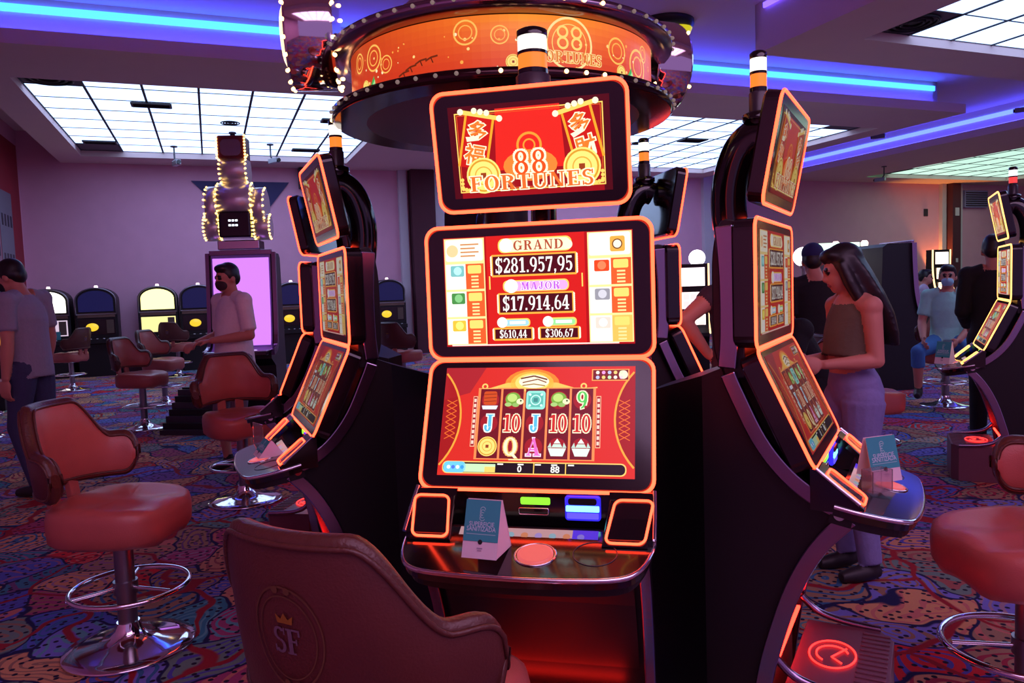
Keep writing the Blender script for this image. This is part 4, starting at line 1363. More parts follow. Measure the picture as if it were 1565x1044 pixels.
stool('large brown leather casino chair in the left foreground with chrome foot ring', -1.56, 2.93, 86)
stool('brown casino chair seen from behind in front of the large front slot machine', -.245, 1.46, 152)
stool('red brown casino chair facing the camera in front of the white shirted man', -1.84, 5.06, 36)
stool('casino chair in profile beside the chrome topped machine, nearest of the three small chairs', -3.99, 8.12, 78)
stool('casino chair half hidden behind another small chair at left', -4.62, 10.0, 78)
stool('casino chair seen from behind before the yellow lit slot machine', -6.0, 13.6, 172)
stool('casino chair facing left beside the grey shirted man', -7.0, 12.0, -100)
stool('casino chair at the left photo edge behind the grey shirted man', -5.6, 7.85, 95)
stool('casino chair cut off by the right photo edge in the foreground', 1.515, 2.2, -88)
stool('casino chair whose seat shows right behind the woman in jeans', 2.36, 5.1, 95)
stool('casino chair with dark red back between the two people left of the woman', 3.48, 8.5, 165)
stool('casino chair far behind, in the gap left of the large front slot machine', -1.45, 10.0, 150)

# ------------------------------------------------------------------ upright slot machines along the back wall
def upright_meshes():
    d = {}
    W2 = .35
    def arch(w, z0, zs, za, n=14):
        return [(-w, z0), (w, z0)] + [(w * cos(pi * k / n), zs + (za - zs) * sin(pi * k / n)) for k in range(n + 1)]
    b = MB(); b.slab(arch(W2, .0, 1.42, 1.66), 0, .5, 0, .01); b.bx(-.33, .33, -.16, 0, .62, .70); b.bx(-.33, .33, -.06, .0, 0, .6)
    d['cabinet'] = b.mesh('cabinet', M['black'])
    b = MB(); b.tube([(x, -.004, z) for x, z in arch(W2 - .015, 1.16, 1.42, 1.645)], .014, 6, True); d['arch_trim'] = b.mesh('arch_trim', M['steel'])
    b = MB(); b.slab(arch(.29, 1.21, 1.42, 1.60), -.012, -.004); V = b
    for nm, m_ in (('lit', emi((255, 250, 236), 1.7, True)), ('yellow', emi((250, 244, 150), 1.4, True)), ('dark', emi((24, 24, 74), .5, False))):
        d['top_' + nm] = V.mesh('top_glass', m_)
    b = MB(); b.bx(-.31, .31, -.014, -.004, 1.10, 1.18); d['belt'] = b.mesh('belt', mat('brass_belt', (120, 96, 84), .35, .6, noise=(8, .2)))
    b = MB(); b.bx(-.30, .30, -.012, -.004, .78, 1.07)
    for nm, m_ in (('lit', emi((220, 196, 220), .6, False)), ('yellow', emi((240, 226, 150), .8, False)), ('dark', mat('dark_reel_glass', (44, 26, 30), .2, noise=(9, .3)))):
        d['glass_' + nm] = b.mesh('reel_glass', m_)
    b = MB(); b.lathe([(.001, .012), (.105, .012), (.105, 0)], 24, axis=Matrix.Rotation(pi / 2, 3, 'X')); d['medal'] = b.mesh('oval_badge', emi((236, 196, 50), .75, False))
    b = MB(); b.bx(.16, .28, -.022, -.012, .80, 1.05); d['bill'] = b.mesh('bill_slot', mat('brown_bill_panel', (90, 70, 60), .4))
    b = MB(); b.bx(-.06, .06, -.02, -.012, 0, .15); d['card'] = b.mesh('notice_card', mat('teal_card', (60, 140, 150), .6))
    b = MB(); b.lathe([(.035, 0), (.035, .03), (.025, .06)], 12); d['candle'] = b.mesh('candle', emi((255, 226, 236), 1.4, False))
    b = MB(); b.lathe([(.018, 0), (.018, .012)], 10); d['button'] = b.mesh('button', M['trimwhite'])
    return d


UM = upright_meshes()


def upright(label, u, v, kind, rz=ROOM_A):
    t = thing('arched_slot_machine', label, 'slot machine', rw(u, v, 0), rz, 'slot machines along the back wall')
    obj('cabinet', UM['cabinet'], t); obj('arch_trim', UM['arch_trim'], t); obj('top_glass', UM['top_' + kind], t); obj('belt', UM['belt'], t)
    g = obj('reel_glass', UM['glass_' + kind], t)
    if kind == 'dark':
        o = obj('oval_badge', UM['medal'], g, 0, (-.08, -.012, .92)); o.scale = (1, 1, .72)
    else:
        obj('notice_card', UM['card'], g, 0, (.12, -.012, .72), (radians(6), 0, 0))
    obj('bill_slot', UM['bill'], g); obj('candle', UM['candle'], t, 0, (0, .2, 1.64))
    for k in range(5): obj('button', UM['button'], t, 0, (-.22 + .11 * k, -.10, .70))
    return t


VM = 16.05
upright('arched slot machine with glaring white top behind the grey shirted man', -2.78, VM, 'lit')
upright('dark arched slot machine with yellow oval, left of the bare wall gap', -2.0, VM, 'dark')
upright('arched slot machine with pale yellow lit top on the back wall', -.95, VM, 'yellow')
upright('dark arched slot machine just left of the purple screen', -.22, VM, 'dark')
upright('dark arched slot machine just right of the purple screen', 1.55, VM, 'dark')
upright('dark arched slot machine by the pale trim left of the burgundy column', 3.55, VM, 'dark')
upright('dark arched slot machine against the left wall at the photo edge', -2.65, 12.0, 'dark', ROOM_A + pi / 2)


# ------------------------------------------------------------------ portrait screen cabinets
def portrait(label, loc, facing, screen, scale=1.0, edge='satin', name='portrait_slot_machine', group=None, prof=None, border='blackgloss', zs=.88):
    t = thing(name, label, 'slot machine', (loc[0], loc[1], 0), radians(facing), group)
    t.scale = (scale,) * 3
    HW = .33
    prof = smooth_path(prof or [(.0, 1.66), (.01, 1.4), (.035, 1.1), (.09, .88), (.18, .74), (.30, .70)], 5)
    body = prof + [(.30, .64), (.12, .56), (.08, 0), (-.42, 0), (-.36, 1.62), (-.30, 1.66)]
    b = MB(); n = len(body); hw = HW - .03
    b.add([(-hw, -s, z) for s, z in body] + [(hw, -s, z) for s, z in body], [tuple(range(n)), tuple(reversed(range(n, 2 * n)))] + [(k, (k + 1) % n, n + (k + 1) % n, n + k) for k in range(n)])
    b.build('cabinet', M['black'], t)
    for sg in (-1, 1):
        xa, xb = sorted((sg * (HW - .035), sg * HW))
        ribbon(prof, .055, xa, xb).build('side_rail', M[edge], t)
    b = MB(); b.bx(-HW + .035, HW - .035, -.02, .02, 1.64, 1.69); b.build('top_rail', M[edge], t, .005)
    # curved display following the front
    sp = [p for p in prof if p[1] > zs - .05]
    b = MB(); vs = []
    for s, z in sp: vs += [(-HW + .05, -s - .012, z), (HW - .05, -s - .012, z)]
    b.add(vs, [(2 * k, 2 * k + 1, 2 * k + 3, 2 * k + 2) for k in range(len(sp) - 1)], 0, True); fr = b.build('display_border', M[border], t)
    sp = [p for p in prof if zs < p[1] < 1.63]
    b = MB(); vs = []
    for s, z in sp: vs += [(-HW + .065, -s - .016, z), (HW - .065, -s - .016, z)]
    b.add(vs, [(2 * k, 2 * k + 1, 2 * k + 3, 2 * k + 2) for k in range(len(sp) - 1)], 0, True); b.build('screen', screen, fr)
    b = MB(); b.plate([(-.30, -.20), (-.28, -.42), (.28, -.42), (.30, -.20)], .68, .72); dk = b.build('deck', M['blackgloss'], t, .006)
    b = MB(); b.tube([(-.30, -.22, .722), (-.28, -.42, .722), (.28, -.42, .722), (.30, -.22, .722)], .008, 6); b.build('chrome_edge', M['chrome'], dk)
    for k in range(4):
        b = MB(); b.lathe([(.03, .72), (.03, .728), (.02, .732)], 14, (-.15 + .1 * k, -.34, 0)); b.build('button', emi((220, 200, 255), .6, False), dk)
    return t


purple_scr = emi((214, 132, 255), .72, True, 'purple_screen')
CX, CY, CF, CS = -2.93, 8.35, 6, 1.12
portrait('tall slot machine with purple portrait screen and chrome topper', (CX, CY), CF, purple_scr, CS, 'satin', 'chrome_topped_slot_machine', None, [(.0, 1.66), (.03, 1.3), (.065, .98), (.10, .80), (.16, .73), (.30, .70)], 'lavender', .76)
ramp = thing('ribbed_step', 'black ribbed step at the foot of the purple screen machine', 'step', (-3.22, 7.62, 0), radians(-12))
for k in range(7):
    mb = MB(); mb.bx(-.42, .30, -.02 + .055 * k, .07 + .055 * k, 0 if k == 0 else .05 * k, .05 + .062 * k); mb.build('rib', M['black' if k % 2 else 'smoke'], ramp)
mb = MB(); mb.bx(-.40, .28, .36, .42, 0, .44); mb.build('back_plate', M['black'], ramp)
topper = thing('chrome_topper', 'stepped chrome tower topper with bulb edges above the purple screen', 'sign', (CX, CY, 1.895), radians(CF))
mb = MB(); mb.bx(-.22, .22, -.08, .18, 0, .10); mb.build('plinth', M['chrome'], topper, .01)


def barrel(par, name, cx, cz, w, r, y=0.0, face=None):
    b = MB(); b.lathe([(r * .9, -w / 2), (r, -w / 2 + .01), (r, w / 2 - .01), (r * .9, w / 2)], 24, (cx, y, cz), axis=Matrix.Rotation(pi / 2, 3, 'Y'))
    o = b.build(name, face or M['barrel'], par)
    bb = MB(); bb.ell((0, 0, 0), (.011,) * 3, 0, 8, 6); me = bb.mesh('bulb', emi((255, 206, 110), 3.2, False, 'gold_bulb'))
    for sg in (-1, 1):
        for k in range(9):
            an = -pi * .1 - pi * .8 * k / 8 - pi / 2 * 0
            obj('bulb', me, o, 0, (cx + sg * (w / 2 + .004), y - r * .98 * abs(sin(an)) if True else 0, cz + r * .98 * cos(an)))
    return o


barrel(topper, 'tower_barrel', 0, .85, .27, .17, .0)
barrel(topper, 'tower_barrel', 0, .52, .35, .20, -.02)
barrel(topper, 'side_barrel', -.24, .45, .12, .24, .02); barrel(topper, 'side_barrel', .24, .45, .12, .22, .02)
barrel(topper, 'side_barrel', -.26, .24, .16, .14, .0); barrel(topper, 'side_barrel', .26, .24, .16, .14, .0)
mb = MB(); mb.bx(-.165, .165, -.20, .05, .12, .40); pc = mb.build('counter_box', M['blackgloss'], topper, .02)
for k in range(6):
    mb = MB(); mb.bx(-.06 + .035 * (k % 3), -.035 + .035 * (k % 3), -.204, -.2, .24 + .05 * (k // 3), .26 + .05 * (k // 3)); mb.build('digit', emi((230, 240, 255), 1.4, False), pc)
mb = MB(); mb.bx(-.14, .14, -.17, .10, .96, 1.20); fb = mb.build('top_box', mat('maroon_topper_box', (110, 30, 34), .4, noise=(4, .2)), topper, .015)
mb = MB(); mb.slab(rr(.21, .17, .05, 5, 0, 1.07), -.182, -.17); mb.build('oval_plate', M['steel'], fb)
bb = MB(); bb.ell((0, 0, 0), (.012,) * 3, 0, 8, 6); me = bb.mesh('bulb', emi((255, 206, 110), 3.2, False, 'gold_bulb'))
for sg in (-1, 1):
    for k in range(8): obj('bulb', me, fb, 0, (sg * .145, -.172, .965 + .033 * k))

portrait('black slot machine in profile facing right, with silver front edge, behind the woman', (4.72, 9.3), 97, emi((120, 160, 255), .6), 1.05, 'satin', group='black portrait slot machines on the right')
portrait('black slot machine with green glowing top behind the woman\'s head', (4.6, 10.75), 180, emi((120, 255, 190), .6), 1.0, 'satin', group='black portrait slot machines on the right')
t = thing('lit_topper', 'greenish white glowing topper seen above the woman\'s hair', 'sign', (4.55, 10.55, 1.69), radians(0))
mb = MB(); mb.bx(-.28, .28, -.06, .06, .02, .15); mb.build('lit_panel', emi((206, 255, 214), 1.3), t, .01)
mb = MB(); mb.bx(-.30, .30, -.05, .05, .0, .02); mb.build('frame', M['steel'], t)
for x in (-.02, .29):
    b = thing('candle_lamp', 'small white lamp on the black machines, %s' % ('above the green topper' if x < 0 else 'right of the green topper'), 'lamp', (4.62 + x * 1.3, 10.72, 1.70), 0)
    mb = MB(); mb.lathe([(.04, 0), (.04, .09)], 14); mb.build('stem', M['steel'], b)
    mb = MB(); mb.lathe([(.045, .09), (.05, .14), (.03, .17)], 14); mb.build('bulb', emi((255, 226, 206), 2.0), b)
for i, (x, y, z, r) in enumerate(((3.97, 10.3, 1.66, .13), (2.98, 12.1, 1.75, .13))):
    b = thing('globe_lamp', ('glowing white globe lamp left of the green topper', 'glowing white globe lamp in the gap left of the right machine')[i], 'lamp', (x - (.0 if i else .0), y, z), 0)
    mb = MB(); mb.ell((0, 0, 0), (r, r, r), 0, 18, 12); mb.build('globe', emi((255, 250, 255), 2.2), b)
    mb = MB(); mb.lathe([(r * .4, -r * 1.2), (r * .4, -r * .85)], 12); mb.lathe([(.02, -z), (.02, -r * 1.15)], 8); mb.build('stand', M['steel'], b)


# stacked three screen towers
def tower(label, loc, facing, cols, scale=1.0):
    t = thing('tower_slot_machine', label, 'slot machine', (loc[0], loc[1], 0), radians(facing)); t.scale = (scale,) * 3
    prof = smooth_path([(-.02, 2.05), (-.02, 1.55), (.02, 1.2), (.1, .95), (.28, .78)], 5)
    body = prof + [(.28, .72), (.08, .6), (.06, 0), (-.35, 0), (-.30, 2.05)]
    n = len(body); b = MB()
    b.add([(-.27, -s, z) for s, z in body] + [(.27, -s, z) for s, z in body], [tuple(range(n)), tuple(reversed(range(n, 2 * n)))] + [(k, (k + 1) % n, n + (k + 1) % n, n + k) for k in range(n)])
    b.build('cabinet', M['black'], t)
    for sg in (-1, 1):
        xa, xb = sorted((sg * .265, sg * .295)); ribbon(prof, .035, xa, xb).build('light_edge', emi((255, 200, 140), 1.6, False), t)
    for (z0, z1, y), c in zip(((1.62, 2.0, .03), (1.2, 1.55, -.02), (.86, 1.14, -.09)), cols):
        b = MB(); b.slab(rr(.46, z1 - z0, .02, 3, 0, (z0 + z1) / 2), y - .03, y); o = b.build('display', M['blackgloss'], t)
        a_ = Art(.42, z1 - z0 - .04, 100, 70, 1.3)
        a_.rect(0, 0, 100, 70, c, 0)
        for k in range(6): a_.rrect(6 + 31 * (k % 3), 8 + 30 * (k // 3), 32 + 31 * (k % 3), 32 + 30 * (k // 3), 4, tuple(min(255, int(v * .8)) for v in c), 1)
        a_.build('screen', o, (0, y - .03, (z0 + z1) / 2))
    return t


tower('tall three screen slot machine glowing white by the orange wall light', rw(19.45, 15.7)[:2], 10, ((255, 240, 226), (255, 236, 216), (255, 230, 200)))
tower('three screen slot machine glowing in the gap left of the right machine', (2.72, 11.3), -12, ((255, 236, 240), (255, 220, 220), (255, 226, 220)), .8)

# ------------------------------------------------------------------ tent cards on the decks
def tent_card(label, loc, facing, tilt=0, w=.085, h=.122, d=.05):
    t = thing('tent_card', label, 'card sign', loc, radians(facing))
    paper = mat('white_card_paper', (226, 206, 214), .7, noise=(20, .03)); 
    for sg in (-1, 1):
        b = MB(); th = .0012
        b.add([(-w / 2, sg * d, 0), (w / 2, sg * d, 0), (w / 2, sg * .004, h), (-w / 2, sg * .004, h), (-w / 2, sg * (d - th * 1.3), 0), (w / 2, sg * (d - th * 1.3), 0), (w / 2, sg * .003, h - .001), (-w / 2, sg * .003, h - .001)],
              [(0, 1, 2, 3), (4, 7, 6, 5), (0, 4, 5, 1), (1, 5, 6, 2), (2, 6, 7, 3), (3, 7, 4, 0)])
        b.build('card_face', paper, t)
    # side fold
    b = MB(); b.add([(w / 2 - .001, -d, 0), (w / 2 - .001, d, 0), (w / 2 - .001, .004, h), (w / 2 - .001, -.004, h)], [(0, 1, 2, 3)]); b.build('side_fold', paper, t)
    ang = math.atan2(d - .004, h)
    L = sqrt(h * h + (d - .004) ** 2)
    a = Art(w, L, 100, 145, 1, lit=False, gap=.0004)
    a.rect(0, 0, 100, 103, (56, 156, 162), 0)
    for k in range(4): a.ring(50, 24 + 7 * k, 6, 8, (160, 206, 206), 1, n=14, a0=30 * k, a1=250 + 30 * k)
    a.text('SUPERFICIE', 50, 60, 17, (190, 214, 226), 1, sx=.86, bold=.01); a.text('SANITIZADA', 50, 72, 17, (190, 214, 226), 1, sx=.86, bold=.01)
    a.rect(8, 84, 92, 86, (150, 196, 200), 1)
    a.ell(50, 104, 6.5, (24, 16, 24), L=1); a.rect(42, 118, 58, 121, (160, 140, 160), 1); a.rect(44, 124, 56, 126, (160, 140, 160), 1)
    a.build('print', t, (0, -(d + .004) / 2 - .0006, h / 2), (-ang, 0, 0))
    return t


tent_card('teal and white tent card standing on the front machine\'s deck', (-.075, 1.715, .7665), -20)
tent_card('pink lit teal tent card standing on the right machine\'s deck', (1.075, 2.22, .766), 20, w=.11, h=.13, d=.035)
tent_card('small white folded card lying on the left machine\'s deck', (-.94, 2.86, .770), -60, w=.10, h=.06, d=.05)
tent_card('white tent card on the deck of the amber edged machine at right', (2.93, 5.12, .760), -60, w=.10, h=.15, d=.04)
t = thing('acrylic_box', 'small clear acrylic holder beside the tent card on the right machine\'s deck', 'box', (1.005, 2.085, .772), radians(20))
clear = mat('clear_acrylic', (236, 220, 226), .05, trans=.9)
for x in (-.035, .035): mb = MB(); mb.bx(x - .0015, x + .0015, -.02, .02, 0, .06); mb.build('side_wall', clear, t)
for y in (-.02, .02): mb = MB(); mb.bx(-.035, .035, y - .0015, y + .0015, 0, .06); mb.build('face_wall', clear, t)
t = thing('acrylic_holder', 'clear acrylic sign holder standing on the left machine\'s deck edge', 'sign holder', (-1.06, 3.10, .752), radians(-50))
mb = MB(); mb.bx(-.05, .05, -.002, .002, 0, .10); mb.build('pane', clear, t)
mb = MB(); mb.bx(-.05, .05, -.03, .03, 0, .004); mb.build('foot', clear, t)

# ------------------------------------------------------------------ people
SKIN = mat('skin', (198, 132, 112), .55, noise=(8, .06))
HAIR = mat('black_hair', (22, 15, 18), .4, noise=(60, .2))
EYE = mat('dark_eye', (24, 16, 16), .3)
LIP = mat('lip', (150, 74, 72), .5)
SOLE = mat('dark_shoe', (34, 28, 34), .5)


def person(label, loc, facing, h=1.72, pose=None, shirt=((150, 146, 158), .5), pants=((70, 80, 120), 1.0), hair='short', mask=None, belly=0.0,
           nod=0.0, turn=0.0, hands=None, voxel=.0085, female=False, top_hem=.90, group=None, shoe=None, cap=None):
    k = h / 1.72
    J = dict(pelvis=(0, 0, .95), waist=(0, 0, 1.07), chest=(0, 0, 1.27), neck=(0, .012, 1.465), head=(0, -.015, 1.605),
             shL=(.178, .0, 1.415), elL=(.215, .02, 1.13), wrL=(.22, -.04, .89), shR=(-.178, 0, 1.415), elR=(-.215, .02, 1.13), wrR=(-.22, -.04, .89),
             hpL=(.088, 0, .92), knL=(.10, -.015, .50), anL=(.10, .03, .085), hpR=(-.088, 0, .92), knR=(-.10, -.015, .50), anR=(-.10, .03, .085))
    if female:
        J.update(shL=(.155, .0, 1.40), shR=(-.155, 0, 1.40), elL=(.19, .02, 1.12), elR=(-.19, .02, 1.12))
    J.update(pose or {})
    J = {a: Vector(b) * k for a, b in J.items()}
    parts = []                                                     # (MB, material index)
    mats = [SKIN, mat('cloth_%d_%d_%d' % shirt[0], shirt[0], .85, noise=(25, .08), bump=(60, .25)), mat('cloth_%d_%d_%d' % pants[0], pants[0], .85, noise=(40, .12), bump=(90, .2)),
            shoe or SOLE, EYE, LIP]

    def tub(pts, rs, m, n=14, caps=True):
        b = MB(); b.tube(pts, [r * k for r in rs], n, caps=caps); parts.append((b, m))

    def el(c, r, m, R=None):
        b = MB(); b.ell(c, tuple(x * k for x in r), 0, 16, 10, R); parts.append((b, m))

    def sect(rows, m):
        """rows: (centre, rx, ry); rings keep the body's left-right axis"""
        b = MB(); vs = []; n = 22
        for i, (c, rx, ry) in enumerate(rows):
            a_ = rows[max(i - 1, 0)][0]; b_ = rows[min(i + 1, len(rows) - 1)][0]
            tt = (b_ - a_).normalized(); X = Vector((1, 0, 0)); Y = tt.cross(X).normalized()
            for q in range(n):
                an = 2 * pi * q / n
                vs.append(tuple(c + X * rx * k * cos(an) + Y * ry * k * sin(an)))
        L = len(rows)
        fs = [(i * n + q, i * n + (q + 1) % n, (i + 1) * n + (q + 1) % n, (i + 1) * n + q) for i in range(L - 1) for q in range(n)]
        b.add(vs, fs + [tuple(reversed(range(n))), tuple(range((L - 1) * n, L * n))]); parts.append((b, m))

    def lp(a_, b_, f): return a_ + (b_ - a_) * f
    pe, wa, chs, ne = J['pelvis'], J['waist'], J['chest'], J['neck']
    dn = (pe - wa).normalized()
    sw = .86 if female else 1.0
    hipw = 1.06 if female else 1.0
    # trunk
    sect([(pe + dn * .07 * k, .13 * hipw, .105), (pe, .155 * hipw, .118), (lp(pe, wa, .55), .148 * hipw, .112 + belly * .5), (wa, .132 * sw, .100)], 2)
    sect([(lp(pe, wa, .5), .128 * sw, .098 + belly * .6), (wa, .130 * sw, .098 + belly), (lp(wa, chs, .5), .142 * sw, .105 + belly * .7), (chs, .160 * sw, .112), (lp(chs, ne, .45), .165 * sw, .098), (lp(chs, ne, .75), .125 * sw, .078), (ne, .062, .062)], 0)
    hem = lp(pe, wa, 0) + dn * (.95 - top_hem) * k if top_hem < .95 else (lp(pe, wa, (top_hem - .95) / .12) if top_hem < 1.07 else lp(wa, chs, (top_hem - 1.07) / .2))
    rows = [(hem, .174 * sw, .134 + belly)]
    if top_hem < 1.0: rows.append((wa, .158 * sw, .122 + belly))
    if top_hem < 1.12: rows.append((lp(wa, chs, .5), .160 * sw, .121 + belly * .7))
    rows += [(chs, .172 * sw, .124 + (.012 if female else 0)), (lp(chs, ne, .45), .172 * sw, .106), (lp(chs, ne, .74), .130 * sw, .084)]
    if not (female and shirt[1] == 0): rows.append((lp(chs, ne, .92), .075, .07))
    sect(rows, 1)
    # limbs
    for S in 'LR':
        sh, e, w = J['sh' + S], J['el' + S], J['wr' + S]
        ft = .88 if female else 1.0
        tub([lp(ne, sh, .35), sh, lp(sh, e, .3), lp(sh, e, .7), e], [.058 * ft, .060 * ft, .053 * ft, .046 * ft, .041 * ft], 0)
        tub([e, lp(e, w, .3), lp(e, w, .75), w], [.041 * ft, .043 * ft, .032 * ft, .027 * ft], 0)
        el(sh, (.062 * ft,) * 3, 0); el(e, (.042 * ft,) * 3, 0)
        if shirt[1] > 0:
            f = shirt[1]
            el(sh, (.072 * ft,) * 3, 1)
            if f <= 1: tub([lp(ne, sh, .4), sh, lp(sh, e, f * .6), lp(sh, e, f)], [.062, .070, .064, .064], 1)
            else:
                tub([lp(ne, sh, .4), sh, lp(sh, e, .5), e, lp(e, w, (f - 1) * .5), lp(e, w, f - 1)], [.062, .070, .062, .054, .05, .045], 1)
                el(e, (.056,) * 3, 1)
        hp, kn, an_ = J['hp' + S], J['kn' + S], J['an' + S]
        tub([hp, lp(hp, kn, .35), lp(hp, kn, .75), kn], [.088 * hipw, .080, .062, .053], 0 if pants[1] < .5 else 2)
        tub([kn, lp(kn, an_, .3), lp(kn, an_, .7), an_], [.052, .055, .042, .036], 0)
        el(kn, (.055,) * 3, 0)
        el(hp, (.098 * hipw, .098, .10), 2)
        if pants[1] >= .45:
            f = pants[1]
            tub([hp, lp(hp, kn, .35), lp(hp, kn, .7), lp(hp, kn, min(1, f * 2))], [.100 * hipw, .090, .074, .068], 2)
            if f > .55:
                tub([kn, lp(kn, an_, .4), lp(kn, an_, (f - .5) * 2 * .97)], [.066, .064, .058], 2); el(kn, (.067,) * 3, 2)
        toe = Vector((0, -1, 0)); toe = toe.normalized()
        tub([an_ + Vector((0, .045, -.03)) * k, an_ + Vector((0, .0, -.035)) * k, an_ + Vector((0, -.09, -.048)) * k, an_ + Vector((0, -.165, -.055)) * k], [.036, .043, .042, .028], 3)
        tub([an_ + Vector((0, .0, -.03)) * k, an_ + Vector((0, .01, .03)) * k], [.042, .037], 3 if shoe is None else 0)
        # hand with five fingers
        hd = (hands or {}).get(S, {})
        d = Vector(hd.get('d', (w - e))).normalized(); nn = Vector(hd.get('n', (1 if S == 'R' else -1, 0, 0)))
        nn = (nn - d * nn.dot(d)).normalized(); ac = nn.cross(d); sd = -1 if ac.y > 0 else 1
        sd = hd.get('side', sd); curl = hd.get('curl', .5)
        Rm = Matrix((ac, nn, d)).transposed()
        el(w + d * .048 * k, (.040, .017, .052), 0, Rm)
        for i, ln in enumerate((.070, .080, .076, .058)):
            b0 = w + d * .085 * k + ac * (i - 1.5) * .0205 * -sd * -1 * k
            d1 = (d * cos(curl * .7) + nn * sin(curl * .7)); d2 = (d * cos(curl * 1.9) + nn * sin(curl * 1.9))
            p1 = b0 + d1 * ln * .55 * k; p2 = p1 + d2 * ln * .5 * k
            tub([b0 - d * .02 * k, b0, p1, p2], [.0095, .0095, .0088, .0072], 0, 8); el(p2, (.0072,) * 3, 0)
        tb = w + d * .02 * k + ac * sd * .028 * k
        td = (d * .7 + ac * sd * .6 + nn * .35).normalized()
        tub([tb, tb + td * .04 * k, tb + (td * .045 + (d * .8 + nn * .4) * .03) * k], [.013, .011, .009], 0, 8)
    # head
    hc = J['head']; RH = Matrix.Rotation(turn, 3, 'Z') @ Matrix.Rotation(-nod, 3, 'X')

    def H(x, y, z): return hc + RH @ (Vector((x, y, z)) * k)
    tub([ne - (ne - chs).normalized() * .05 * k, ne, H(0, .015, -.06)], [.060, .055, .052], 0)
    el(H(0, .012, .02), (.074, .094, .098), 0, RH); el(H(0, -.03, -.045), (.056, .062, .068), 0, RH); el(H(0, -.055, -.085), (.030, .030, .024), 0, RH)
    el(H(0, -.093, -.022), (.011, .018, .020), 0, RH); el(H(0, -.085, .004), (.009, .012, .024), 0, RH); el(H(0, -.075, .022), (.05, .016, .010), 0, RH)
    for s_ in (-1, 1):
        el(H(s_ * .075, .012, -.012), (.010, .020, .030), 0, RH); el(H(s_ * .031, -.083, .004), (.011, .007, .006), 4, RH); el(H(s_ * .031, -.083, .024), (.018, .006, .004), 4, RH)
    el(H(0, -.088, -.058), (.022, .010, .007), 5, RH)
    # join into one continuous surface
    al = MB(); grp = {}
    for b, m in parts:
        al.add(b.v, b.f)
        g = grp.setdefault(m, MB()); g.add(b.v, b.f)
    me0 = bpy.data.meshes.new('tmp'); me0.from_pydata(al.v, [], al.f)
    bm = bmesh.new(); bm.from_mesh(me0); bmesh.ops.recalc_face_normals(bm, faces=bm.faces); bm.to_mesh(me0); bm.free()
    o0 = bpy.data.objects.new('tmp', me0); COL.objects.link(o0)
    md = o0.modifiers.new('r', 'REMESH'); md.mode = 'VOXEL'; md.voxel_size = voxel
    ms = o0.modifiers.new('s', 'SMOOTH'); ms.factor = .5; ms.iterations = 3
    bpy.context.view_layer.update()
    dg = bpy.context.evaluated_depsgraph_get()
    me = bpy.data.meshes.new_from_object(o0.evaluated_get(dg))
    bpy.data.objects.remove(o0); bpy.data.meshes.remove(me0)
    me.materials.clear()
    for m in mats: me.materials.append(m)
    trees = [(m, BVHTree.FromPolygons([Vector(v) for v in g.v], g.f)) for m, g in grp.items()]
    bias = {0: .0, 1: .004, 2: .003, 3: .004, 4: .004, 5: .004}
    idx = []
    for p in me.polygons:
        best, bd = 0, 1e9
        for m, tr in trees:
            hit = tr.find_nearest(p.center, .06)
            if hit[0] is not None and hit[3] - bias[m] < bd: best, bd = m, hit[3] - bias[m]
        idx.append(best)
    me.polygons.foreach_set('material_index', idx)
    me.polygons.foreach_set('use_smooth', [True] * len(idx))
    t = thing('person', label, 'person', loc, radians(facing), group)
    body = obj('body', me, t)
    # hair
    def blob(name, items, m, vox=.010):
        al = MB()
        for b in items: al.add(b.v, b.f)
        m0 = bpy.data.meshes.new('tmp'); m0.from_pydata(al.v, [], al.f)
        bm = bmesh.new(); bm.from_mesh(m0); bmesh.ops.recalc_face_normals(bm, faces=bm.faces); bm.to_mesh(m0); bm.free()
        o1 = bpy.data.objects.new('tmp', m0); COL.objects.link(o1)
        md = o1.modifiers.new('r', 'REMESH'); md.mode = 'VOXEL'; md.voxel_size = vox
        ms = o1.modifiers.new('s', 'SMOOTH'); ms.factor = .5; ms.iterations = 4
        bpy.context.view_layer.update()
        mm = bpy.data.meshes.new_from_object(o1.evaluated_get(bpy.context.evaluated_depsgraph_get()))
        bpy.data.objects.remove(o1); bpy.data.meshes.remove(m0)
        mm.materials.clear(); mm.materials.append(m); mm.polygons.foreach_set('use_smooth', [True] * len(mm.polygons))
        return obj(name, mm, t)
    if hair:
        it = []
        def he(c, r):
            b = MB(); b.ell(c, tuple(x * k for x in r), 0, 18, 12, RH); it.append(b)
        he(H(0, .022, .042), (.079, .096, .090)); he(H(0, -.035, .085), (.066, .055, .038)); he(H(0, .06, .0), (.070, .055, .072))
        for s_ in (-1, 1): he(H(s_ * .062, .02, .02), (.020, .05, .05))
        if hair == 'long':
            cr = [(H(0, .03, .06), .082, .085), (H(0, .055, -.04), .094, .070), (H(0, .075, -.16), .105, .062), (H(0, .07, -.26) + Vector((0, .02, 0)), .105, .055), (H(0, .06, -.36) + Vector((0, .03, 0)), .095, .045), (H(0, .05, -.43) + Vector((0, .04, 0)), .07, .03)]
            b = MB(); vs = []; n = 20
            for c, rx, ry in cr:
                for q in range(n):
                    an = 2 * pi * q / n; w_ = 1 + .06 * cos(7 * an)
                    vs.append(tuple(c + Vector((rx * k * cos(an) * w_, ry * k * sin(an) * w_, 0))))
            b.add(vs, [(i * n + q, i * n + (q + 1) % n, (i + 1) * n + (q + 1) % n, (i + 1) * n + q) for i in range(len(cr) - 1) for q in range(n)] + [tuple(range(n)), tuple(range((len(cr) - 1) * n, len(cr) * n))]); it.append(b)
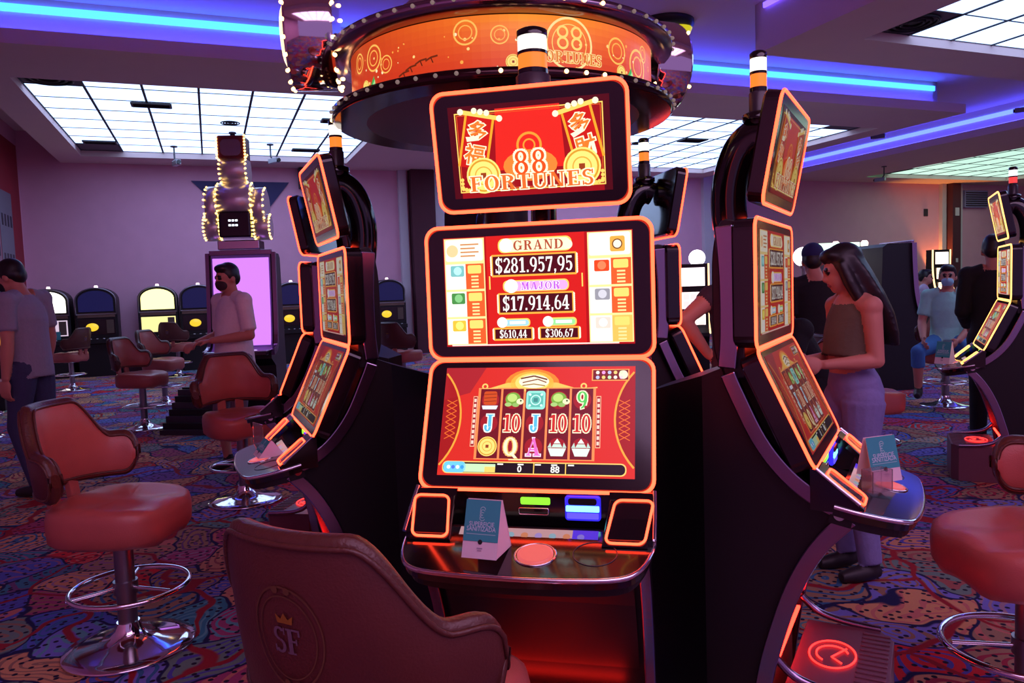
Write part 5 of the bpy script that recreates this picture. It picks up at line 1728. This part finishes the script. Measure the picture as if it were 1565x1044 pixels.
            for s_ in (-1, 1):
                b = MB(); b.tube([tuple(H(s_ * .066, -.01, .04)), tuple(H(s_ * .080, -.005, -.07)), tuple(H(s_ * .088, .01, -.17)), tuple(H(s_ * .08, .02, -.27))], [.03 * k, .033 * k, .03 * k, .012 * k], 10); it.append(b)
        blob('hair', it, HAIR)
    if mask:
        it = []; b = MB(); b.ell(H(0, -.052, -.052), (.058 * k, .052 * k, .050 * k), 0, 16, 10, RH); it.append(b)
        b = MB(); b.ell(H(0, -.092, -.040), (.022 * k, .020 * k, .034 * k), 0, 12, 8, RH); it.append(b)
        blob('face_mask', it, mat('mask_%d_%d_%d' % mask, mask, .8), .008)
    if cap:
        it = []; b = MB(); b.ell(H(0, .02, .062), (.086 * k, .104 * k, .085 * k), 0, 18, 12, RH); it.append(b)
        b = MB(); b.ell(H(0, -.12, .055), (.07 * k, .075 * k, .010 * k), 0, 18, 8, RH); it.append(b)
        blob('cap', it, mat('cap_%d_%d_%d' % cap, cap, .8), .009)
    return t


GREY = (150, 146, 162)
person('man in grey T-shirt and jeans walking at the left photo edge, head bowed', (-3.47, 5.45, 0), -92, 1.72,
       dict(neck=(0, -.03, 1.45), head=(0, -.10, 1.575), chest=(0, -.01, 1.27), shL=(.18, -.02, 1.40), elL=(.22, .0, 1.12), wrL=(.225, -.03, .86), knL=(.10, -.06, .50), anL=(.10, .06, .09), knR=(-.10, .02, .5), anR=(-.1, .14, .11)),
       shirt=(GREY, .72), pants=((58, 62, 96), 1.0), mask=(20, 18, 26), nod=-.35, top_hem=.86)
person('man in pale polo shirt standing before the purple screen, arms bent', (-2.22, 6.05, 0), -38, 1.64,
       dict(elL=(.24, .0, 1.13), wrL=(.05, -.24, 1.10), elR=(-.25, .03, 1.13), wrR=(-.13, -.26, 1.08), head=(0, -.03, 1.605), knL=(.11, -.06, .5), anL=(.12, .03, .085), anR=(-.11, -.05, .085), knR=(-.11, -.09, .5)),
       shirt=((236, 224, 226), .85), pants=((120, 100, 110), .56), hair='short', mask=(58, 34, 40), belly=.03, nod=-.12, top_hem=.86,
       hands=dict(L=dict(curl=.6, n=(0, 0, -1)), R=dict(curl=.6, n=(0, 0, -1))))
person('woman with long black hair in olive crop top and jeans, looking at her hands', (1.54, 3.42, 0), -82, 1.52,
       dict(head=(0, -.055, 1.59), neck=(0, -.01, 1.46), elL=(.185, .01, 1.135), wrL=(.11, -.23, 1.12), elR=(-.19, .02, 1.12), wrR=(-.06, -.22, 1.13), waist=(0, -.015, 1.08), pelvis=(0, .02, .95), knL=(.09, -.02, .5)),
       shirt=((98, 88, 70), 0), pants=((128, 124, 176), 1.0), hair='long', female=True, nod=-.32, turn=-.35, top_hem=1.14, voxel=.0065,
       hands=dict(L=dict(d=(-.3, -1, .12), n=(-1, 0, -.2), curl=.75), R=dict(d=(.3, -1, .1), n=(1, 0, -.2), curl=.75)))
person('man in black shirt seen from behind, left of the woman in jeans', (2.26, 5.6, 0), 165, 1.60, dict(head=(.03, -.03, 1.605)), shirt=((18, 16, 24), .8), pants=((26, 26, 38), 1.0), nod=-.1, cap=(34, 34, 90))
SIT = dict(pelvis=(0, .0, .68), waist=(0, .03, .80), chest=(0, .03, 1.0), neck=(0, .02, 1.195), head=(0, -.01, 1.335), hpL=(.09, -.02, .66), hpR=(-.09, -.02, .66),
           knL=(.16, -.42, .62), knR=(-.16, -.42, .62), anL=(.16, -.40, .27), anR=(-.16, -.40, .27),
           shL=(.178, .02, 1.145), shR=(-.178, .02, 1.145), elL=(.23, -.02, .88), elR=(-.23, -.02, .88), wrL=(.14, -.24, .78), wrR=(-.14, -.24, .78))


def sit(**kw):
    d = dict(SIT); d.update(kw); return d


person('person in black seen behind the right machine\'s screens, bent forward on a seat', (1.74, 4.5, 0), -70, 1.70,
       sit(chest=(0, -.10, .98), neck=(0, -.22, 1.13), head=(0, -.33, 1.20), shL=(.178, -.18, 1.09), shR=(-.178, -.18, 1.09), elL=(.2, -.3, .86), elR=(-.2, -.3, .86), wrL=(.1, -.5, .86), wrR=(-.1, -.5, .86)),
       shirt=((16, 14, 20), .8), pants=((30, 28, 44), 1.0), nod=-.5)
stool('casino chair under the person bent forward behind the right machine', 1.74, 4.52, -70)
person('person with a bare arm on the hip, half hidden behind the right machine', (1.20, 3.98, 0), 180, 1.58,
       dict(elL=(.34, .08, 1.28), wrL=(.17, -.02, 1.06), shL=(.165, 0, 1.40)), shirt=((60, 40, 54), .25), pants=((70, 96, 140), 1.0), hair='short')
person('man in printed T-shirt coloured with teal glow and mask sitting with knees apart', (4.46, 7.75, 0), -32, 1.72,
       sit(knL=(.24, -.40, .60), knR=(-.24, -.40, .60), anL=(.24, -.33, .22), anR=(-.24, -.33, .22), wrL=(.10, -.28, .70), elL=(.25, -.02, .88), wrR=(-.20, -.30, .72)),
       shirt=((160, 226, 214), .75), pants=((66, 120, 180), .62), mask=(150, 196, 214), top_hem=.93, hair='short')  # teal screen glow is put into the shirt colour, no lamp casts it
stool('casino chair under the man in the T-shirt coloured with teal glow', 4.47, 7.80, -32)
person('small seated man in pale shirt far away by the white glowing machine', (6.55, 12.0, 0), 60, 1.70, sit(), shirt=((190, 170, 196), .8), pants=((40, 36, 50), 1.0), voxel=.014)
stool('casino chair under the far seated man', 6.53, 12.05, 60)
person('man in black jacket standing with his back to the camera at right', (3.60, 5.65, 0), 148, 1.64,
       dict(head=(.01, -.05, 1.60), wrR=(-.15, -.25, 1.0), wrL=(.18, -.22, 1.0)), shirt=((17, 16, 24), 1.9), pants=((20, 20, 28), 1.0), nod=-.15, top_hem=.80)
